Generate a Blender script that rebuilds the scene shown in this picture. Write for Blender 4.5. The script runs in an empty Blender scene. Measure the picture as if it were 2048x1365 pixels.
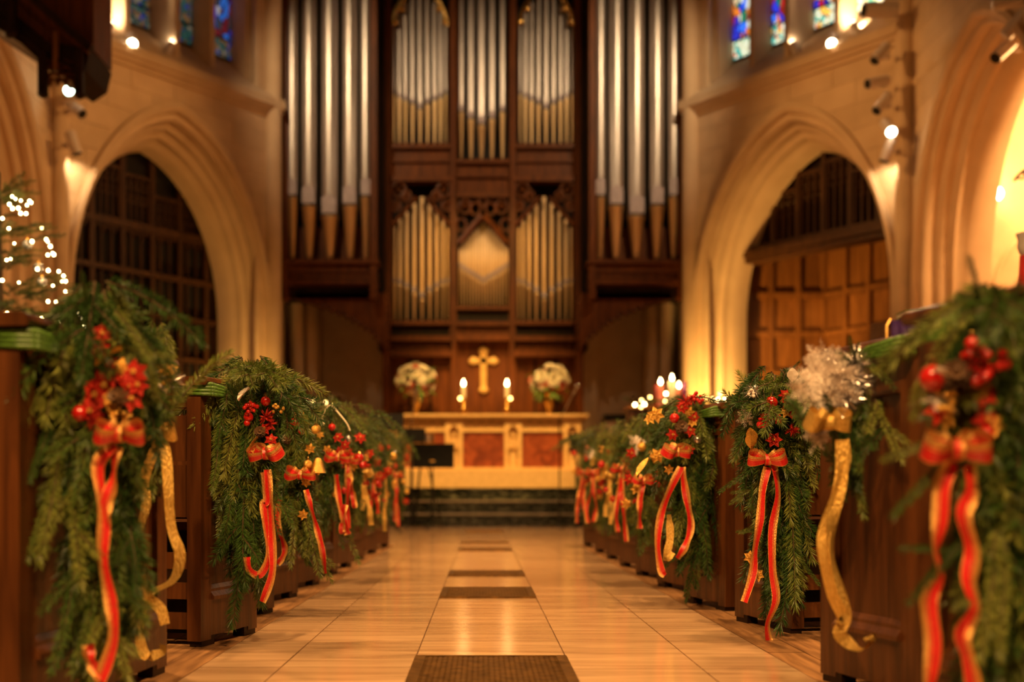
import bpy, bmesh, math, random
from mathutils import Vector, Matrix, Quaternion
random.seed(7)
PI = math.pi
C = bpy.context.scene.collection
S = bpy.context.scene

# ------------------------------------------------------------------ camera, world, lights, exposure
VPX, VPY, F, EYE = 964.0, 980.0, 2400.0, 0.57
cam = bpy.data.cameras.new('camera')
co = bpy.data.objects.new('camera', cam); C.objects.link(co); S.camera = co
cam.sensor_fit = 'HORIZONTAL'; cam.sensor_width = 36.0; cam.lens = F / 2048 * 36
cam.shift_x = (1024 - VPX) / 2048; cam.shift_y = (VPY - 682.5) / 2048
co.location = (0, 0, EYE); co.rotation_euler = (PI / 2, 0, 0)
cam.clip_start = 0.1; cam.clip_end = 120
cam.dof.use_dof = True; cam.dof.focus_distance = 4.65; cam.dof.aperture_fstop = 1.45
S.view_settings.view_transform = 'Standard'; S.view_settings.look = 'None'
S.view_settings.gamma = 1.0; S.view_settings.use_curve_mapping = False
S.view_settings.exposure = 0.1
w = bpy.data.worlds.new('world'); S.world = w; w.use_nodes = True
w.node_tree.nodes['Background'].inputs[0].default_value = (1.0, 0.6, 0.3, 1)
w.node_tree.nodes['Background'].inputs[1].default_value = 0.01

WARM = (1.0, 0.54, 0.19); GOLD = (1.0, 0.53, 0.13); AMBER = (1.0, 0.49, 0.14); WHITE = (1.0, 0.70, 0.38)
def light(kind, name, loc, power, col=WARM, size=0.15, target=None, angle=60, blend=0.6):
    l = bpy.data.lights.new(name, kind); l.energy = power; l.color = col
    if kind == 'AREA': l.shape = 'DISK'; l.size = size
    else: l.shadow_soft_size = size
    if kind == 'SPOT': l.spot_size = math.radians(angle); l.spot_blend = blend
    o = bpy.data.objects.new(name, l); C.objects.link(o); o.location = loc
    if target is not None:
        d = Vector(target) - Vector(loc); o.rotation_euler = d.to_track_quat('-Z', 'Y').to_euler()
    return o
# added fill lamps for pews and floor, unseen above and outside the frame
for x, y, z, p, tx, ty, an in ((-1.3, -0.8, 5.2, 1500, -0.3, 4.6, 72), (1.3, -0.8, 5.2, 1500, 0.3, 4.6, 72), (-1.9, 5.0, 6.6, 1300, -0.5, 7.0, 76), (1.9, 5.0, 6.6, 1300, 0.5, 7.0, 76), (-2.2, 10.5, 7.8, 1200, -0.5, 12.6, 66), (2.2, 10.5, 7.8, 1200, 0.5, 12.6, 66)):
    light('SPOT', 'nave_fill_light', (x, y, z), p, WARM, 0.12, (tx, ty, 0), an, 0.45)
# chancel spot lamps
light('SPOT', 'altar_spot_light', (-0.6, 14.5, 9.0), 3600, GOLD, 0.10, (0, 20.8, 1.1), 24, 0.6)
light('SPOT', 'altar_spot_light', (1.2, 14.5, 9.0), 2600, GOLD, 0.10, (0.2, 20.8, 1.3), 26, 0.6)
light('SPOT', 'organ_spot_light', (-3.9, 15.5, 9.5), 900, WHITE, 0.10, (-1.0, 21.5, 6.5), 55, 0.8)
light('SPOT', 'organ_spot_light', (3.9, 15.5, 9.5), 1000, WHITE, 0.10, (1.2, 21.5, 6.5), 55, 0.8)
light('SPOT', 'chancel_wall_light', (4.6, 13.5, 8.5), 1500, AMBER, 0.08, (-5.5, 17.6, 5.6), 28, 0.9)
light('SPOT', 'chancel_wall_light', (-4.6, 13.5, 8.5), 2000, AMBER, 0.08, (5.5, 17.6, 5.6), 28, 0.9)
light('SPOT', 'organ_spot_light', (0.0, 13.0, 7.6), 1500, GOLD, 0.08, (0.0, 21.5, 4.0), 24, 0.8)
light('SPOT', 'recess_spot_light', (2.0, 14.0, 4.6), 700, WARM, 0.08, (5.75, 21.0, 2.9), 17, 0.7)
light('POINT', 'crossing_fill_light', (0, 10.0, 9.5), 90, WARM, 0.2)  # added fill light high over the crossing, unseen
# the side aisles' own lamps
light('POINT', 'side_aisle_light', (8.3, 15.2, 5.6), 700, WARM, 0.2)
light('POINT', 'side_aisle_light', (-8.3, 15.2, 5.6), 320, WARM, 0.2)
# uplights at the foot of the chancel piers
light('SPOT', 'pier_uplight', (3.3, 19.3, 0.95), 950, GOLD, 0.08, (4.35, 20.2, 2.7), 66, 0.9)
light('SPOT', 'pier_uplight', (-3.3, 19.3, 0.95), 300, GOLD, 0.08, (-4.35, 20.2, 2.7), 66, 0.9)

# ------------------------------------------------------------------ helpers
def at(px, py, Y):
    return Vector(((px - VPX) / F * Y, Y, EYE + (VPY - py) / F * Y))
W = {}
def new_empty(name, loc=(0, 0, 0)):
    o = bpy.data.objects.new(name, None); C.objects.link(o); o.location = loc; o.empty_display_size = 0.2
    W[o.name] = Matrix.Translation(Vector(loc)); return o
def tag(o, label=None, cat=None, group=None, kind=None):
    if label: o['label'] = label
    if cat: o['category'] = cat
    if group: o['group'] = group
    if kind: o['kind'] = kind
    return o
def thing(name, label, cat, loc=(0, 0, 0), group=None):
    return tag(new_empty(name, loc), label, cat, group)
class MB:
    def __init__(s): s.v = []; s.f = []; s.m = []
    def add(s, vs, fs, m=0):
        b = len(s.v); s.v += [tuple(p) for p in vs]; s.f += [tuple(b + i for i in f) for f in fs]; s.m += [m] * len(fs); return s
    def hexa(s, P, m=0):
        return s.add(P, [(0, 1, 3, 2), (4, 6, 7, 5), (0, 4, 5, 1), (2, 3, 7, 6), (0, 2, 6, 4), (1, 5, 7, 3)], m)
    def fbox(s, fn, a0, a1, b0, b1, z0, z1, m=0):
        return s.hexa([fn(a, b, z) for a in (a0, a1) for b in (b0, b1) for z in (z0, z1)], m)
    def box(s, x0, x1, y0, y1, z0, z1, m=0):
        return s.fbox(lambda a, b, z: (a, b, z), x0, x1, y0, y1, z0, z1, m)
    def tube(s, pts, rad, n=8, m=0, caps=True):
        pts = [Vector(p) for p in pts]; k = len(pts)
        if not hasattr(rad, '__len__'): rad = [rad] * k
        vs = []; prev = None
        for i, p in enumerate(pts):
            t = (pts[min(i + 1, k - 1)] - pts[max(i - 1, 0)]).normalized()
            if prev is None:
                a = t.orthogonal().normalized()
            else:
                a = (prev - t * prev.dot(t))
                a = a.normalized() if a.length > 1e-6 else t.orthogonal().normalized()
            prev = a; b = t.cross(a)
            for j in range(n):
                q = 2 * PI * j / n; vs.append(p + (a * math.cos(q) + b * math.sin(q)) * rad[i])
        fs = [(i * n + j, i * n + (j + 1) % n, (i + 1) * n + (j + 1) % n, (i + 1) * n + j) for i in range(k - 1) for j in range(n)]
        if caps: fs += [tuple(range(n))[::-1], tuple((k - 1) * n + j for j in range(n))]
        return s.add(vs, fs, m)
    def lathe(s, prof, c=(0, 0, 0), n=16, m=0, sx=1, sy=1):
        vs = [(c[0] + r * sx * math.cos(2 * PI * j / n), c[1] + r * sy * math.sin(2 * PI * j / n), c[2] + z) for r, z in prof for j in range(n)]
        k = len(prof)
        fs = [(i * n + j, i * n + (j + 1) % n, (i + 1) * n + (j + 1) % n, (i + 1) * n + j) for i in range(k - 1) for j in range(n)]
        fs += [tuple(range(n))[::-1], tuple((k - 1) * n + j for j in range(n))]
        return s.add(vs, fs, m)
    def ball(s, c, r, n=12, k=8, m=0, sx=1, sy=1, sz=1):
        return s.lathe([(max(r * math.sin(PI * i / k), 1e-4), -r * sz * math.cos(PI * i / k)) for i in range(k + 1)], c, n, m, sx, sy)
    def prism(s, poly, fn, d0, d1, m=0):       # poly of (a, z); fn(a, d, z)
        n = len(poly)
        vs = [fn(a, d0, z) for a, z in poly] + [fn(a, d1, z) for a, z in poly]
        fs = [tuple(range(n)), tuple(range(2 * n - 1, n - 1, -1))] + [(i, n + i, n + (i + 1) % n, (i + 1) % n) for i in range(n)]
        return s.add(vs, fs, m)
    def mesh(s, name, mats, smooth=False, solid=True, xf=None):
        me = bpy.data.meshes.new(name)
        vs = s.v if xf is None else [tuple(xf @ Vector(p)) for p in s.v]
        me.from_pydata(vs, [], s.f)
        for mm in (mats if isinstance(mats, (list, tuple)) else [mats]): me.materials.append(M[mm] if isinstance(mm, str) else mm)
        me.polygons.foreach_set('material_index', s.m)
        if solid:
            bm = bmesh.new(); bm.from_mesh(me); bmesh.ops.recalc_face_normals(bm, faces=bm.faces); bm.to_mesh(me); bm.free()
        if smooth:
            me.polygons.foreach_set('use_smooth', [True] * len(me.polygons))
            if smooth != 'all': me.set_sharp_from_angle(angle=math.radians(38))
        me.update(); return me
    def build(s, name, mats, parent=None, smooth=False, solid=True, local=False):
        xf = None
        if parent is not None and not local: xf = W[parent.name].inverted()
        o = bpy.data.objects.new(name, s.mesh(name, mats, smooth, solid, xf)); C.objects.link(o)
        W[o.name] = W[parent.name] if parent is not None else Matrix.Identity(4)
        if parent is not None: o.parent = parent
        return o
def inst(me, name, parent, mat):
    o = bpy.data.objects.new(name, me); C.objects.link(o); o.parent = parent; o.matrix_basis = mat; return o
def rebase(o):                                  # put a top-level mesh's origin at its base centre
    me = o.data; xs = [v.co for v in me.vertices]
    c = Vector(((min(p.x for p in xs) + max(p.x for p in xs)) / 2, (min(p.y for p in xs) + max(p.y for p in xs)) / 2, min(p.z for p in xs)))
    me.transform(Matrix.Translation(-c)); o.location = c; W[o.name] = Matrix.Translation(c); return o

# ------------------------------------------------------------------ materials
M = {}
def nodes(name):
    m = bpy.data.materials.new(name); m.use_nodes = True; M[name] = m
    nt = m.node_tree; return m, nt, nt.nodes['Principled BSDF']
def N(nt, t, **kw):
    n = nt.nodes.new(t)
    for k, v in kw.items():
        if k.startswith('i_'):
            key = k[2:]; key = int(key) if key.isdigit() else key.replace('_', ' ')
            n.inputs[key].default_value = v
        else: setattr(n, k, v)
    return n
def ramp(nt, stops, fac, interp='LINEAR'):
    r = nt.nodes.new('ShaderNodeValToRGB'); r.color_ramp.interpolation = interp
    e = r.color_ramp.elements
    while len(e) > 1: e.remove(e[-1])
    for i, (p, c) in enumerate(stops):
        q = e[0] if i == 0 else e.new(p)
        q.position = p; q.color = (*c, 1)
    nt.links.new(fac, r.inputs[0]); return r
def noise_mat(name, c0, c1, scale=(4, 4, 4), nscale=3.0, rough=0.6, metal=0.0, bump=0.0, detail=4, rnd=0.0, spec=0.5, lo=0.3, hi=0.7, coat=0.0, bscale=1.0, dist=0.0):
    m, nt, b = nodes(name)
    tc = N(nt, 'ShaderNodeTexCoord'); mp = N(nt, 'ShaderNodeMapping', i_Scale=scale)
    nt.links.new(tc.outputs['Object'], mp.inputs[0])
    no = N(nt, 'ShaderNodeTexNoise', i_Scale=nscale, i_Detail=detail, i_Distortion=dist); nt.links.new(mp.outputs[0], no.inputs[0])
    r = ramp(nt, [(lo, c0), (hi, c1)], no.outputs[0])
    out = r.outputs[0]
    if rnd:
        oi = N(nt, 'ShaderNodeObjectInfo'); mr = N(nt, 'ShaderNodeMapRange'); mr.inputs[3].default_value = 1 - rnd; mr.inputs[4].default_value = 1 + rnd
        nt.links.new(oi.outputs['Random'], mr.inputs[0])
        mx = N(nt, 'ShaderNodeMix', data_type='RGBA', blend_type='MULTIPLY'); mx.inputs[0].default_value = 1
        nt.links.new(out, mx.inputs[6]); nt.links.new(mr.outputs[0], mx.inputs[7]); out = mx.outputs[2]
    nt.links.new(out, b.inputs['Base Color'])
    b.inputs['Roughness'].default_value = rough; b.inputs['Metallic'].default_value = metal
    b.inputs['Specular IOR Level'].default_value = spec; b.inputs['Coat Weight'].default_value = coat; b.inputs['Coat Roughness'].default_value = 0.12
    if bump:
        n2 = N(nt, 'ShaderNodeTexNoise', i_Scale=nscale * bscale, i_Detail=6.0); nt.links.new(mp.outputs[0], n2.inputs[0])
        bp = N(nt, 'ShaderNodeBump', i_Strength=bump, i_Distance=0.01); nt.links.new(n2.outputs[0], bp.inputs['Height']); nt.links.new(bp.outputs[0], b.inputs['Normal'])
    return m
def emit_mat(name, col, strength):
    m, nt, b = nodes(name); b.inputs['Base Color'].default_value = (*col, 1)
    b.inputs['Emission Color'].default_value = (*col, 1); b.inputs['Emission Strength'].default_value = strength; return m
noise_mat('stone', (0.60, 0.43, 0.27), (0.70, 0.52, 0.34), (1, 1, 1), 2.5, 0.85, bump=0.15, bscale=8, spec=0.25, rnd=0.05)
noise_mat('stone_plain', (0.60, 0.43, 0.27), (0.70, 0.52, 0.34), (1, 1, 1), 2.5, 0.85, bump=0.1, bscale=8, spec=0.25)
noise_mat('oak', (0.028, 0.008, 0.002), (0.115, 0.038, 0.010), (9, 9, 0.9), 2.2, 0.36, spec=0.35, bump=0.12, bscale=3, rnd=0.18, dist=0.6)
noise_mat('organ_oak', (0.060, 0.015, 0.002), (0.150, 0.041, 0.006), (9, 9, 0.9), 2.0, 0.45, spec=0.2, bump=0.1, bscale=3, rnd=0.1, dist=0.5)
noise_mat('panel_oak', (0.13, 0.044, 0.008), (0.27, 0.105, 0.023), (10, 10, 0.8), 2.0, 0.5, spec=0.25, rnd=0.12, dist=0.5)
noise_mat('dark_oak', (0.008, 0.003, 0.001), (0.024, 0.009, 0.003), (8, 8, 1), 2.0, 0.5, spec=0.2, rnd=0.1)
noise_mat('screen_oak', (0.035, 0.013, 0.004), (0.08, 0.032, 0.009), (8, 8, 1), 2.0, 0.45, spec=0.25, rnd=0.1)
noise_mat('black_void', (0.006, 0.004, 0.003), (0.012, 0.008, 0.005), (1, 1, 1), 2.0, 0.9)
noise_mat('plank', (0.14, 0.065, 0.025), (0.40, 0.21, 0.09), (14, 1.2, 6), 2.2, 0.42, bump=0.2, bscale=3, rnd=0.2, dist=0.6)
noise_mat('marble', (0.36, 0.22, 0.125), (0.61, 0.41, 0.245), (0.9, 7.0, 1), 1.7, 0.17, detail=7, rnd=0.11, spec=0.6, dist=0.8, bump=0.02, bscale=6)
noise_mat('grout', (0.20, 0.12, 0.07), (0.26, 0.16, 0.09), (1, 1, 1), 6, 0.8)
noise_mat('green_marble', (0.006, 0.010, 0.005), (0.22, 0.22, 0.15), (2.2, 2.2, 6), 1.8, 0.2, detail=9, lo=0.47, hi=0.76, dist=2.2)
noise_mat('lit_nosing', (0.26, 0.22, 0.14), (0.52, 0.42, 0.28), (4, 4, 4), 2, 0.35)
noise_mat('red_marble', (0.13, 0.022, 0.006), (0.40, 0.095, 0.03), (3, 3, 3), 1.6, 0.3, detail=7, dist=1.5)
noise_mat('altar_stone', (0.66, 0.43, 0.19), (0.80, 0.54, 0.25), (4, 4, 4), 3, 0.6, bump=0.2, bscale=5)
noise_mat('altar_relief', (0.30, 0.19, 0.08), (0.66, 0.45, 0.22), (16, 16, 16), 3, 0.6, bump=0.6, bscale=2)
noise_mat('brass', (0.62, 0.36, 0.09), (0.85, 0.55, 0.18), (6, 6, 6), 3, 0.27, 1.0)
noise_mat('grate_bronze', (0.12, 0.060, 0.016), (0.32, 0.17, 0.05), (8, 8, 8), 3, 0.4, 0.85)
noise_mat('pipe_metal', (0.48, 0.43, 0.40), (0.62, 0.56, 0.52), (6, 6, 0.8), 2, 0.36, 0.85, rnd=0.10)
noise_mat('pipe_gilt', (0.62, 0.42, 0.20), (0.74, 0.52, 0.28), (6, 6, 0.8), 2, 0.38, 0.85, rnd=0.10)
noise_mat('mouth_lead', (0.30, 0.24, 0.24), (0.40, 0.32, 0.32), (6, 6, 6), 2, 0.55, 0.3)
noise_mat('bronze_cross', (0.55, 0.32, 0.09), (0.75, 0.48, 0.16), (8, 8, 8), 2, 0.4, 0.45)
noise_mat('iron_black', (0.006, 0.006, 0.005), (0.014, 0.012, 0.010), (8, 8, 8), 2, 0.55, 0.0, spec=0.15)
noise_mat('chrome', (0.5, 0.5, 0.5), (0.7, 0.7, 0.7), (8, 8, 8), 2, 0.2, 1.0)
noise_mat('lamp_white', (0.62, 0.52, 0.46), (0.68, 0.58, 0.50), (4, 4, 4), 2, 0.5)
noise_mat('bark', (0.05, 0.030, 0.012), (0.10, 0.06, 0.025), (30, 30, 30), 2, 0.8)
noise_mat('red_gloss', (0.36, 0.006, 0.006), (0.50, 0.014, 0.010), (30, 30, 30), 2, 0.18, coat=0.5)
noise_mat('red_glitter', (0.30, 0.004, 0.004), (0.75, 0.045, 0.02), (160, 160, 160), 2, 0.26, 0.35, bump=0.6, bscale=1)
noise_mat('gold_glitter', (0.50, 0.24, 0.03), (0.95, 0.62, 0.16), (160, 160, 160), 2, 0.28, 0.75, bump=0.5)
noise_mat('silver_tinsel', (0.45, 0.42, 0.45), (0.85, 0.80, 0.80), (120, 120, 120), 2, 0.22, 0.9)
noise_mat('ribbon_red', (0.42, 0.008, 0.010), (0.62, 0.020, 0.018), (60, 60, 60), 3, 0.38, spec=0.6)
noise_mat('ribbon_gold', (0.58, 0.30, 0.075), (0.85, 0.52, 0.17), (110, 110, 40), 3, 0.34, 0.65, bump=0.5, bscale=1)
noise_mat('ribbon_gold_sheer', (0.62, 0.36, 0.07), (0.90, 0.62, 0.18), (70, 70, 25), 3, 0.32, 0.6, bump=0.7)
noise_mat('green_ribbon', (0.02, 0.06, 0.008), (0.10, 0.22, 0.03), (30, 30, 200), 2, 0.4)
noise_mat('feather', (0.72, 0.62, 0.56), (0.88, 0.80, 0.74), (20, 20, 20), 2, 0.8)
noise_mat('cone_brown', (0.05, 0.022, 0.008), (0.14, 0.07, 0.03), (60, 60, 60), 2, 0.6)
noise_mat('wax_white', (0.80, 0.70, 0.52), (0.86, 0.78, 0.62), (4, 4, 4), 2, 0.5)
noise_mat('wax_pink', (0.72, 0.22, 0.20), (0.80, 0.30, 0.26), (4, 4, 4), 2, 0.5)
noise_mat('wax_purple', (0.16, 0.01, 0.13), (0.22, 0.02, 0.18), (4, 4, 4), 2, 0.5)
noise_mat('petal_white', (0.80, 0.74, 0.58), (0.90, 0.86, 0.74), (20, 20, 20), 2, 0.6)
noise_mat('petal_pink', (0.60, 0.10, 0.07), (0.78, 0.28, 0.20), (20, 20, 20), 2, 0.6)
noise_mat('leaf_green', (0.035, 0.10, 0.012), (0.16, 0.26, 0.04), (20, 20, 20), 2, 0.5, rnd=0.3)
noise_mat('purple_cloth', (0.028, 0.006, 0.085), (0.055, 0.012, 0.15), (30, 30, 30), 2, 0.75)
noise_mat('urn_white', (0.60, 0.55, 0.55), (0.70, 0.65, 0.62), (6, 6, 6), 2, 0.5)
noise_mat('paper', (0.70, 0.60, 0.42), (0.80, 0.70, 0.52), (4, 4, 100), 2, 0.7)
noise_mat('cabinet_pale', (0.42, 0.33, 0.25), (0.50, 0.40, 0.30), (4, 4, 4), 2, 0.6)
def needle_mat(name, c0, c1, c2):
    m, nt, b = nodes(name)
    oi = N(nt, 'ShaderNodeObjectInfo'); tc = N(nt, 'ShaderNodeTexCoord')
    no = N(nt, 'ShaderNodeTexNoise', i_Scale=40.0, i_Detail=2.0); nt.links.new(tc.outputs['Object'], no.inputs[0])
    ad = N(nt, 'ShaderNodeMath', operation='MULTIPLY_ADD'); ad.inputs[1].default_value = 0.55; nt.links.new(no.outputs[0], ad.inputs[0])
    mu = N(nt, 'ShaderNodeMath', operation='MULTIPLY'); mu.inputs[1].default_value = 0.6; nt.links.new(oi.outputs['Random'], mu.inputs[0]); nt.links.new(mu.outputs[0], ad.inputs[2])
    r = ramp(nt, [(0.2, c0), (0.55, c1), (0.88, c2)], ad.outputs[0]); nt.links.new(r.outputs[0], b.inputs['Base Color'])
    b.inputs['Roughness'].default_value = 0.42; b.inputs['Specular IOR Level'].default_value = 0.45
needle_mat('needle', (0.016, 0.048, 0.009), (0.048, 0.108, 0.017), (0.205, 0.225, 0.042))
emit_mat('flame', (1.0, 0.66, 0.28), 45.0)
emit_mat('bulb_warm', (1.0, 0.72, 0.30), 30.0)
emit_mat('bulb_dim', (1.0, 0.62, 0.18), 12.0)
emit_mat('lamp_face', (1.0, 0.80, 0.52), 30.0)
emit_mat('lamp_face_green', (0.75, 1.0, 0.78), 14.0)
def glass_mat(name, stops, scale, strength, lead=0.05):
    m, nt, b = nodes(name)
    tc = N(nt, 'ShaderNodeTexCoord'); mp = N(nt, 'ShaderNodeMapping', i_Scale=scale); nt.links.new(tc.outputs['Object'], mp.inputs[0])
    no = N(nt, 'ShaderNodeTexNoise', i_Scale=1.2); nt.links.new(mp.outputs[0], no.inputs[0])
    mx = N(nt, 'ShaderNodeMix', data_type='RGBA'); mx.inputs[0].default_value = 0.25; nt.links.new(mp.outputs[0], mx.inputs[6]); nt.links.new(no.outputs[1], mx.inputs[7])
    v = N(nt, 'ShaderNodeTexVoronoi'); v.inputs['Scale'].default_value = 1.0; nt.links.new(mx.outputs[2], v.inputs[0])
    e = N(nt, 'ShaderNodeTexVoronoi', feature='DISTANCE_TO_EDGE'); e.inputs['Scale'].default_value = 1.0; nt.links.new(mx.outputs[2], e.inputs[0])
    sx = N(nt, 'ShaderNodeSeparateColor'); nt.links.new(v.outputs['Color'], sx.inputs[0])
    r = ramp(nt, stops, sx.outputs[0], 'CONSTANT')
    g = N(nt, 'ShaderNodeMath', operation='GREATER_THAN'); g.inputs[1].default_value = lead; nt.links.new(e.outputs[0], g.inputs[0])
    m2 = N(nt, 'ShaderNodeMix', data_type='RGBA'); nt.links.new(g.outputs[0], m2.inputs[0]); m2.inputs[6].default_value = (0.004, 0.004, 0.004, 1); nt.links.new(r.outputs[0], m2.inputs[7])
    nt.links.new(m2.outputs[2], b.inputs['Base Color']); nt.links.new(m2.outputs[2], b.inputs['Emission Color'])
    b.inputs['Emission Strength'].default_value = strength; b.inputs['Roughness'].default_value = 0.25
FIG = [(0, (0.02, 0.03, 0.50)), (0.17, (0.40, 0.008, 0.012)), (0.32, (0.60, 0.62, 0.48)), (0.44, (0.03, 0.14, 0.75)), (0.56, (0.008, 0.14, 0.07)), (0.66, (0.60, 0.16, 0.02)), (0.76, (0.02, 0.02, 0.30)), (0.87, (0.55, 0.40, 0.22)), (0.95, (0.22, 0.01, 0.01))]
BOR = [(0, (0.62, 0.66, 0.45)), (0.3, (0.03, 0.30, 0.24)), (0.42, (0.75, 0.42, 0.06)), (0.55, (0.70, 0.70, 0.55)), (0.75, (0.08, 0.36, 0.30)), (0.85, (0.68, 0.60, 0.36)), (0.95, (0.55, 0.12, 0.03))]
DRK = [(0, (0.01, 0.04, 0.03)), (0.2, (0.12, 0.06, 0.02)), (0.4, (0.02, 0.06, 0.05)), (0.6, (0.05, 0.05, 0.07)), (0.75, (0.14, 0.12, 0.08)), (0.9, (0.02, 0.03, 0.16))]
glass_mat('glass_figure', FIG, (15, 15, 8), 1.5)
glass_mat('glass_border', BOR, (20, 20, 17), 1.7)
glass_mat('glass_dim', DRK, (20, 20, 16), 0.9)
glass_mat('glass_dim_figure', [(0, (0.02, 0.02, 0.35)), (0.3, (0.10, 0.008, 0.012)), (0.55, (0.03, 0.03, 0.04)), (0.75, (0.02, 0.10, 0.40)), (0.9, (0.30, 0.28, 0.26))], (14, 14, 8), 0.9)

# ------------------------------------------------------------------ floor, steps
fl = MB().box(-6.3, 6.3, -6, 18.75, -0.25, -0.012).build('floor', 'grout'); tag(fl, kind='structure')
xs = [-0.906, -0.645, -0.225, 0.285, 0.70, 1.0]
rows = []; y = 1.2
while y < 18.6:
    rows.append((y, min(y + 0.66, 18.7))); y += 0.66
grates = [(3.40, 4.06, 0), (6.28, 6.92, 0), (7.86, 8.36, 0), (11.10, 11.62, 0), (12.62, 13.05, 0), (15.9, 16.6, 0)]
for r, (y0, y1) in enumerate(rows):
    for c in range(5):
        g = 0.0025
        t = MB().box(xs[c] + g, xs[c + 1] - g, y0 + g, y1 - g, -0.012, random.uniform(-0.0006, 0.0006))
        t.build('floor_tile', 'marble', fl)
for sg in (-1, 1):      # marble apron beside the aisle in front of the steps, boards under the pews
    e = 0.906 if sg < 0 else 1.0
    for r, (y0, y1) in enumerate(rows):
        if y0 > 12.3:
            for c in range(6):
                x0, x1 = e + c * 0.66, e + c * 0.66 + 0.66
                MB().box(min(sg * x0, sg * x1) + 0.0025, max(sg * x0, sg * x1) - 0.0025, y0 + 0.0025, y1 - 0.0025, -0.012, 0).build('floor_tile', 'marble', fl)
    for c in range(16):
        x0, x1 = e + c * 0.13, e + (c + 1) * 0.13
        for y0, y1 in ((1.2, 4.2), (4.2, 8.0), (8.0, 12.5)):
            off = (c % 3) * 0.5
            MB().box(min(sg * x0, sg * x1) + 0.002, max(sg * x0, sg * x1) - 0.002, max(1.2, y0 - off) + 0.002, (y1 - off if y1 < 12 else y1) - 0.002, -0.012, random.uniform(-0.003, 0.0)).build('floorboard', 'plank', fl)
# bronze floor grates set in the marble
GL = ['bronze floor grate cut off by the bottom edge of the picture', 'second bronze floor grate along the aisle', 'third bronze floor grate along the aisle', 'fourth bronze floor grate, a thin dark strip in the aisle', 'fifth bronze floor grate, a thin strip in the aisle', 'farthest floor grate, in front of the marble steps']
for i, (y0, y1, _) in enumerate(grates):
    x0, x1 = -0.225, 0.285
    t = thing('floor_grate', GL[i], 'floor grate', ((x0 + x1) / 2, (y0 + y1) / 2, 0), 'bronze grates down the aisle')
    f = MB(); wd = 0.035
    f.box(x0, x0 + wd, y0, y1, 0.0005, 0.010); f.box(x1 - wd, x1, y0, y1, 0.0005, 0.010); f.box(x0 + wd, x1 - wd, y0, y0 + 0.025, 0.0005, 0.010); f.box(x0 + wd, x1 - wd, y1 - 0.025, y1, 0.0005, 0.010)
    f.build('frame', 'grate_bronze', t)
    MB().box(x0 + wd, x1 - wd, y0 + 0.025, y1 - 0.025, 0.0005, 0.002).build('backing', 'black_void', t)  # black sheet painted in for the dark pit under the lattice
    l = MB(); nx, ny = 26, int((y1 - y0) / 0.022)
    for k in range(1, nx):
        x = x0 + wd + (x1 - x0 - 2 * wd) * k / nx; l.box(x - 0.0048, x + 0.0048, y0 + 0.025, y1 - 0.025, 0.002, 0.0075)
    for k in range(1, ny):
        yy = y0 + 0.025 + (y1 - y0 - 0.05) * k / ny; l.box(x0 + wd, x1 - wd, yy - 0.0058, yy + 0.0058, 0.002, 0.008)
    l.build('lattice', 'grate_bronze', t)
# green marble steps
for k in range(3):
    y0 = 18.72 + 0.35 * k
    st = MB().box(-4.4, 4.4, y0, 22.3, 0.2 * k - (0.012 if k == 0 else 0), 0.2 * k + 0.17).build('trim_%d' % (k + 1), 'green_marble'); tag(st, kind='structure')
    xx = -4.4
    while xx < 4.39:                              # slabs of the tread; the lower nosings carry light in their pale colour
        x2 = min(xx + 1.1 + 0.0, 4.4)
        MB().box(xx + 0.003, x2 - 0.003, y0 - 0.025, 22.3 if k == 2 else y0 + 0.40, 0.2 * k + 0.17, 0.2 * k + 0.2).build('step_slab', 'lit_nosing' if k < 2 else 'green_marble', st); xx = x2

# ------------------------------------------------------------------ walls
SPR = 3.4
def arch_half(a, rise, n=16, w_=0.55):
    R = (rise * rise + a * a) / (2 * a); cx = R - a; th1 = math.acos(min(1, cx / R)); out = []
    for i in range(n + 1):
        q = i / n; g = (-cx + R * math.cos(th1 * q), R * math.sin(th1 * q)); e = (a * math.cos(q * PI / 2), rise * math.sin(q * PI / 2))
        out.append((g[0] * (1 - w_) + e[0] * w_, g[1] * (1 - w_) + e[1] * w_))
    return out
def arch_curve(a, rise, c, n=16):
    right = [(c + x, SPR + z) for x, z in arch_half(a, rise, n)]
    left = [(2 * c - s, z) for s, z in right]
    return [(c - a, 0.0), (c - a, SPR / 2)] + left[:-1] + [((c), right[-1][1])] + right[:-1][::-1] + [(c + a, SPR / 2), (c + a, 0.0)]
def hood_z(s, a, rise, c):
    x = abs(s - c)
    if x >= a: return -1
    h = arch_half(a, rise)
    for (x0, z0), (x1, z1) in zip(h, h[1:]):
        if x1 <= x <= x0: return SPR + z0 + (z1 - z0) * (x0 - x) / max(1e-6, x0 - x1)
    return SPR + rise
PROF = [(0.0, 0.0), (0.0, -0.08), (0.05, -0.10), (0.09, -0.06), (0.10, 0.02), (0.15, 0.03), (0.17, 0.10), (0.155, 0.16), (0.19, 0.20), (0.22, 0.24), (0.22, 0.32), (0.255, 0.36), (0.285, 0.40), (0.28, 0.48), (0.32, 0.55), (0.345, 0.62), (0.36, 0.78), (0.36, 0.90)]
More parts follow.
